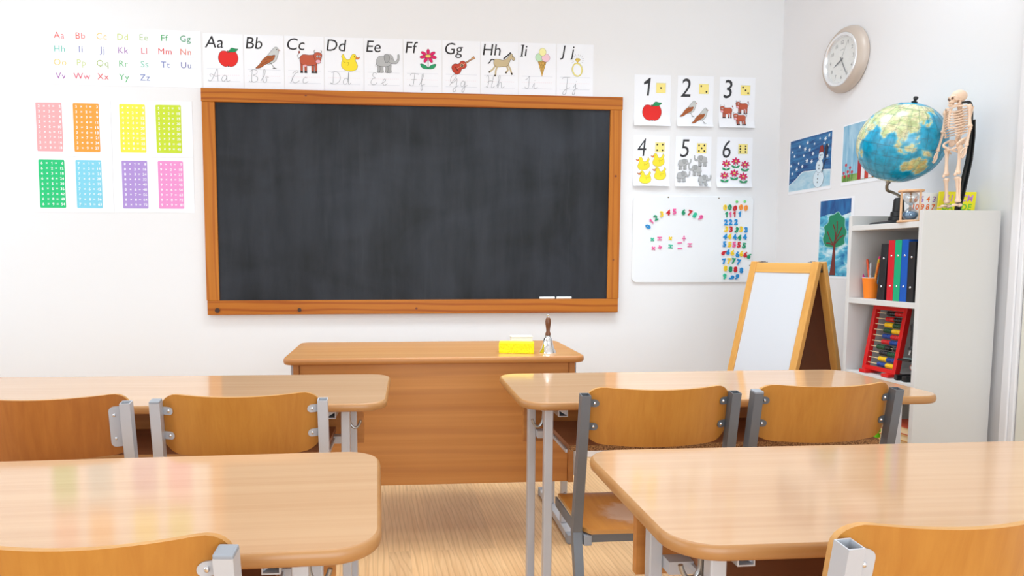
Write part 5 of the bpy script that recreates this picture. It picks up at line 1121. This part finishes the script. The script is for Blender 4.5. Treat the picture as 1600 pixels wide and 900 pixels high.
# ------------------------------------------------------------------ skeleton model
def skeleton():
    H = .432; FZ = .052
    t = thing('skeleton_model', 'small plastic skeleton model on a black stand beside the globe', 'skeleton model', (2.074, 2.352, SH[4]), -PI / 2 - .01)
    B = flat((234, 202, 176), 0.5, name='bone_plastic')
    P = lambda x, y, z: Vector((x * H, y * H, FZ + z * H))
    def part(nm, bm, m=B, par=t): return obj(nm, bm, m, par, smooth=True)
    bm = bmesh.new()      # skull: cranium, face, brow, cheeks
    ball(bm, P(0, .022, .935), (.049 * H, .064 * H, .052 * H), 20); ball(bm, P(0, -.022, .915), (.037 * H, .036 * H, .036 * H), 16); ball(bm, P(0, -.042, .886), (.025 * H, .022 * H, .018 * H), 12)
    for s in (-1, 1): tube(bm, [P(s * .040, .02, .90), P(s * .041, -.012, .898), P(s * .032, -.040, .898)], .006 * H, 8); ball(bm, P(s * .018, -.046, .927), (.016 * H, .010 * H, .006 * H), 10)
    sk = part('skull', bm)
    bm = bmesh.new()
    for s in (-1, 1): ball(bm, P(s * .018, -.052, .912), (.0115 * H, .008 * H, .0105 * H), 10)
    ball(bm, P(0, -.060, .897), (.007 * H, .006 * H, .009 * H), 8); part('eye_sockets', bm, flat((116, 84, 66), 0.8), sk)
    bm = bmesh.new()
    for s in (-1, 1): tube(bm, [P(s * .034, .004, .895), P(s * .032, .0, .868), P(s * .024, -.034, .852), P(0, -.054, .848)], .008 * H, 8)
    for k in range(5): box(bm, (-.016 + .0075 * k) * H, (-.010 + .0075 * k) * H, -.062 * H, -.054 * H, FZ + .853 * H, FZ + .866 * H)
    part('jaw', bm)
    bm = bmesh.new(); pts = [(0, .030, .885), (0, .028, .84), (0, .044, .78), (0, .052, .70), (0, .036, .62), (0, .022, .57), (0, .036, .53)]
    sp = cat(pts, 5, False)
    tube(bm, [P(*p) for p in sp], .009 * H, 8)
    for p in sp[::1]: ball(bm, P(*p), (.016 * H, .014 * H, .007 * H), 10); tube(bm, [P(p[0], p[1] + .01, p[2]), P(p[0], p[1] + .030, p[2] - .010)], .004 * H, 6)
    part('spine', bm)
    bm = bmesh.new()
    for k in range(10):
        z = .815 - .0222 * k; w = .052 + .038 * math.sin(min(1, (k + .8) / 6) * PI / 2) - (.004 * max(0, k - 6)); fr = -.048 - .012 * math.sin(k / 8 * PI)
        for s in (-1, 1):
            q = [(0, .046, z + .012), (s * w * .62, .062, z + .012), (s * w, .022, z), (s * w * .86, -.028, z - .018)]
            q += [(s * w * .35, fr, z - .020), (s * .008, fr - .004, z - .012)] if k < 7 else [(s * w * .6, fr * .8, z - .02 + .006 * (k - 6))]
            tube(bm, [P(*p) for p in cat(q, 4, False)], .0052 * H, 6)
    sp2 = [(0, -.046, .825), (0, -.056, .76), (0, -.058, .70), (0, -.050, .665)]; tube(bm, [P(*p) for p in sp2], .009 * H, 8)
    part('ribcage', bm)
    bm = bmesh.new()
    for s in (-1, 1):
        tube(bm, [P(*p) for p in cat([(s * .006, -.046, .828), (s * .05, -.046, .838), (s * .112, .006, .835)], 4, False)], .0062 * H, 8)
        prism(bm, [(s * .045, .82), (s * .105, .83), (s * .075, .72), (s * .055, .70)], .064, .071, f=lambda a, b, c: P(a, c, b)); tube(bm, [P(s * .05, .068, .815), P(s * .115, .02, .835)], .0075 * H, 8)
    part('shoulder_girdle', bm)
    bm = bmesh.new()
    for s in (-1, 1):
        tube(bm, [P(*p) for p in cat([(s * .018, .046, .555), (s * .075, .036, .575), (s * .088, -.008, .555), (s * .070, -.030, .525), (s * .048, -.006, .505), (s * .020, -.034, .490)], 4, False)], .010 * H, 8)
        g = bmesh.new(); ball(bm, P(s * .052, .026, .548), (.036 * H, .010 * H, .028 * H), 12); ball(bm, P(s * .066, .0, .505), (.018 * H, .018 * H, .018 * H), 12); g.free()
        tube(bm, [P(*p) for p in cat([(s * .066, .004, .50), (s * .048, .018, .462), (s * .022, -.02, .478), (s * .004, -.034, .49)], 4, False)], .007 * H, 8)
    ball(bm, P(0, .044, .53), (.026 * H, .012 * H, .036 * H), 10)
    part('pelvis', bm)
    def bone(bm, a, b, r, e=1.9):
        a, b = P(*a), P(*b); L = [a, a.lerp(b, .06), a.lerp(b, .18), a.lerp(b, .5), a.lerp(b, .82), a.lerp(b, .94), b]
        tube(bm, L, r, 10, radii=[r * e * .7 * H, r * e * H, r * 1.15 * H, r * .9 * H, r * 1.15 * H, r * e * H, r * e * .7 * H])
    for s in (-1, 1):
        bm = bmesh.new(); sh, el, wr = (s * .122, .012, .828), (s * .140, .012, .650), (s * .150, -.022, .495)
        ball(bm, P(*sh), .018 * H, 12); bone(bm, sh, el, .0105); bone(bm, (el[0] + .008, el[1], el[2]), (wr[0] + .009, wr[1], wr[2]), .0062); bone(bm, (el[0] - .008, el[1] + .004, el[2]), (wr[0] - .009, wr[1] + .004, wr[2]), .0062)
        ball(bm, P(wr[0], wr[1] - .002, wr[2] - .014), (.016 * H, .010 * H, .012 * H), 10)
        for f, (dx, ln) in enumerate(((-.014, .070), (-.005, .080), (.004, .078), (.013, .064))):
            tube(bm, [P(wr[0] + dx * .6, wr[1] - .004, wr[2] - .02), P(wr[0] + dx, wr[1] - .010, wr[2] - .02 - ln * .45), P(wr[0] + dx * 1.2, wr[1] - .016, wr[2] - .02 - ln * .75), P(wr[0] + dx * 1.15, wr[1] - .026, wr[2] - .02 - ln)], .0045 * H, 6)
        tube(bm, [P(wr[0], wr[1] - .012, wr[2] - .016), P(wr[0] - s * .012, wr[1] - .030, wr[2] - .035), P(wr[0] - s * .010, wr[1] - .036, wr[2] - .058)], .005 * H, 6); part('arm', bm)
        bm = bmesh.new(); hp, kn, ak = (s * .070, .0, .505), (s * .060, -.004, .275), (s * .058, .016, .040)
        ball(bm, P(*hp), .016 * H, 12); bone(bm, hp, kn, .0135, 1.8); ball(bm, P(kn[0], kn[1] - .022, kn[2] - .002), (.014 * H, .009 * H, .014 * H), 10)
        bone(bm, (kn[0] - s * .003, kn[1], kn[2] - .018), ak, .0125, 1.9); bone(bm, (kn[0] + s * .02, kn[1] + .008, kn[2] - .03), (ak[0] + s * .014, ak[1], ak[2]), .0056, 1.6)
        ball(bm, P(ak[0], ak[1] + .016, .018), (.016 * H, .022 * H, .016 * H), 10); ball(bm, P(ak[0], ak[1] - .024, .020), (.019 * H, .034 * H, .012 * H), 10)
        for k in range(5): tube(bm, [P(ak[0] + (-.012 + .006 * k), ak[1] - .035, .014), P(ak[0] + (-.019 + .0095 * k), ak[1] - .082 + .004 * abs(k - 2), .006)], .0045 * H, 6)
        part('leg', bm)
    bm = bmesh.new(); pts = [(0, .036, .878), (0, .078, .886), (0, .122, .880), (0, .140, .80), (0, .144, .60), (0, .132, .42), (0, .086, .18), (0, .056, .0), (0, .05, -.10)]
    path = [P(*p) for p in cat(pts, 4, False)]; sweep(bm, path, .024 * H, .016 * H); q = bmesh.new()
    o = part('stand', bm, M_black); sweep(q, [P(0, .158, .74), P(0, .164, .6), P(0, .152, .40), P(0, .098, .10), P(0, .068, -.02)], .050 * H, .010 * H); part('stand_rib', q, M_black, o)
    part('stand_base', lat([(0, .0), (.027, .0), (.028, .003), (.025, .007), (0, .010)], n=32, c=(-.006, .014, 0)), M_black)
skeleton()
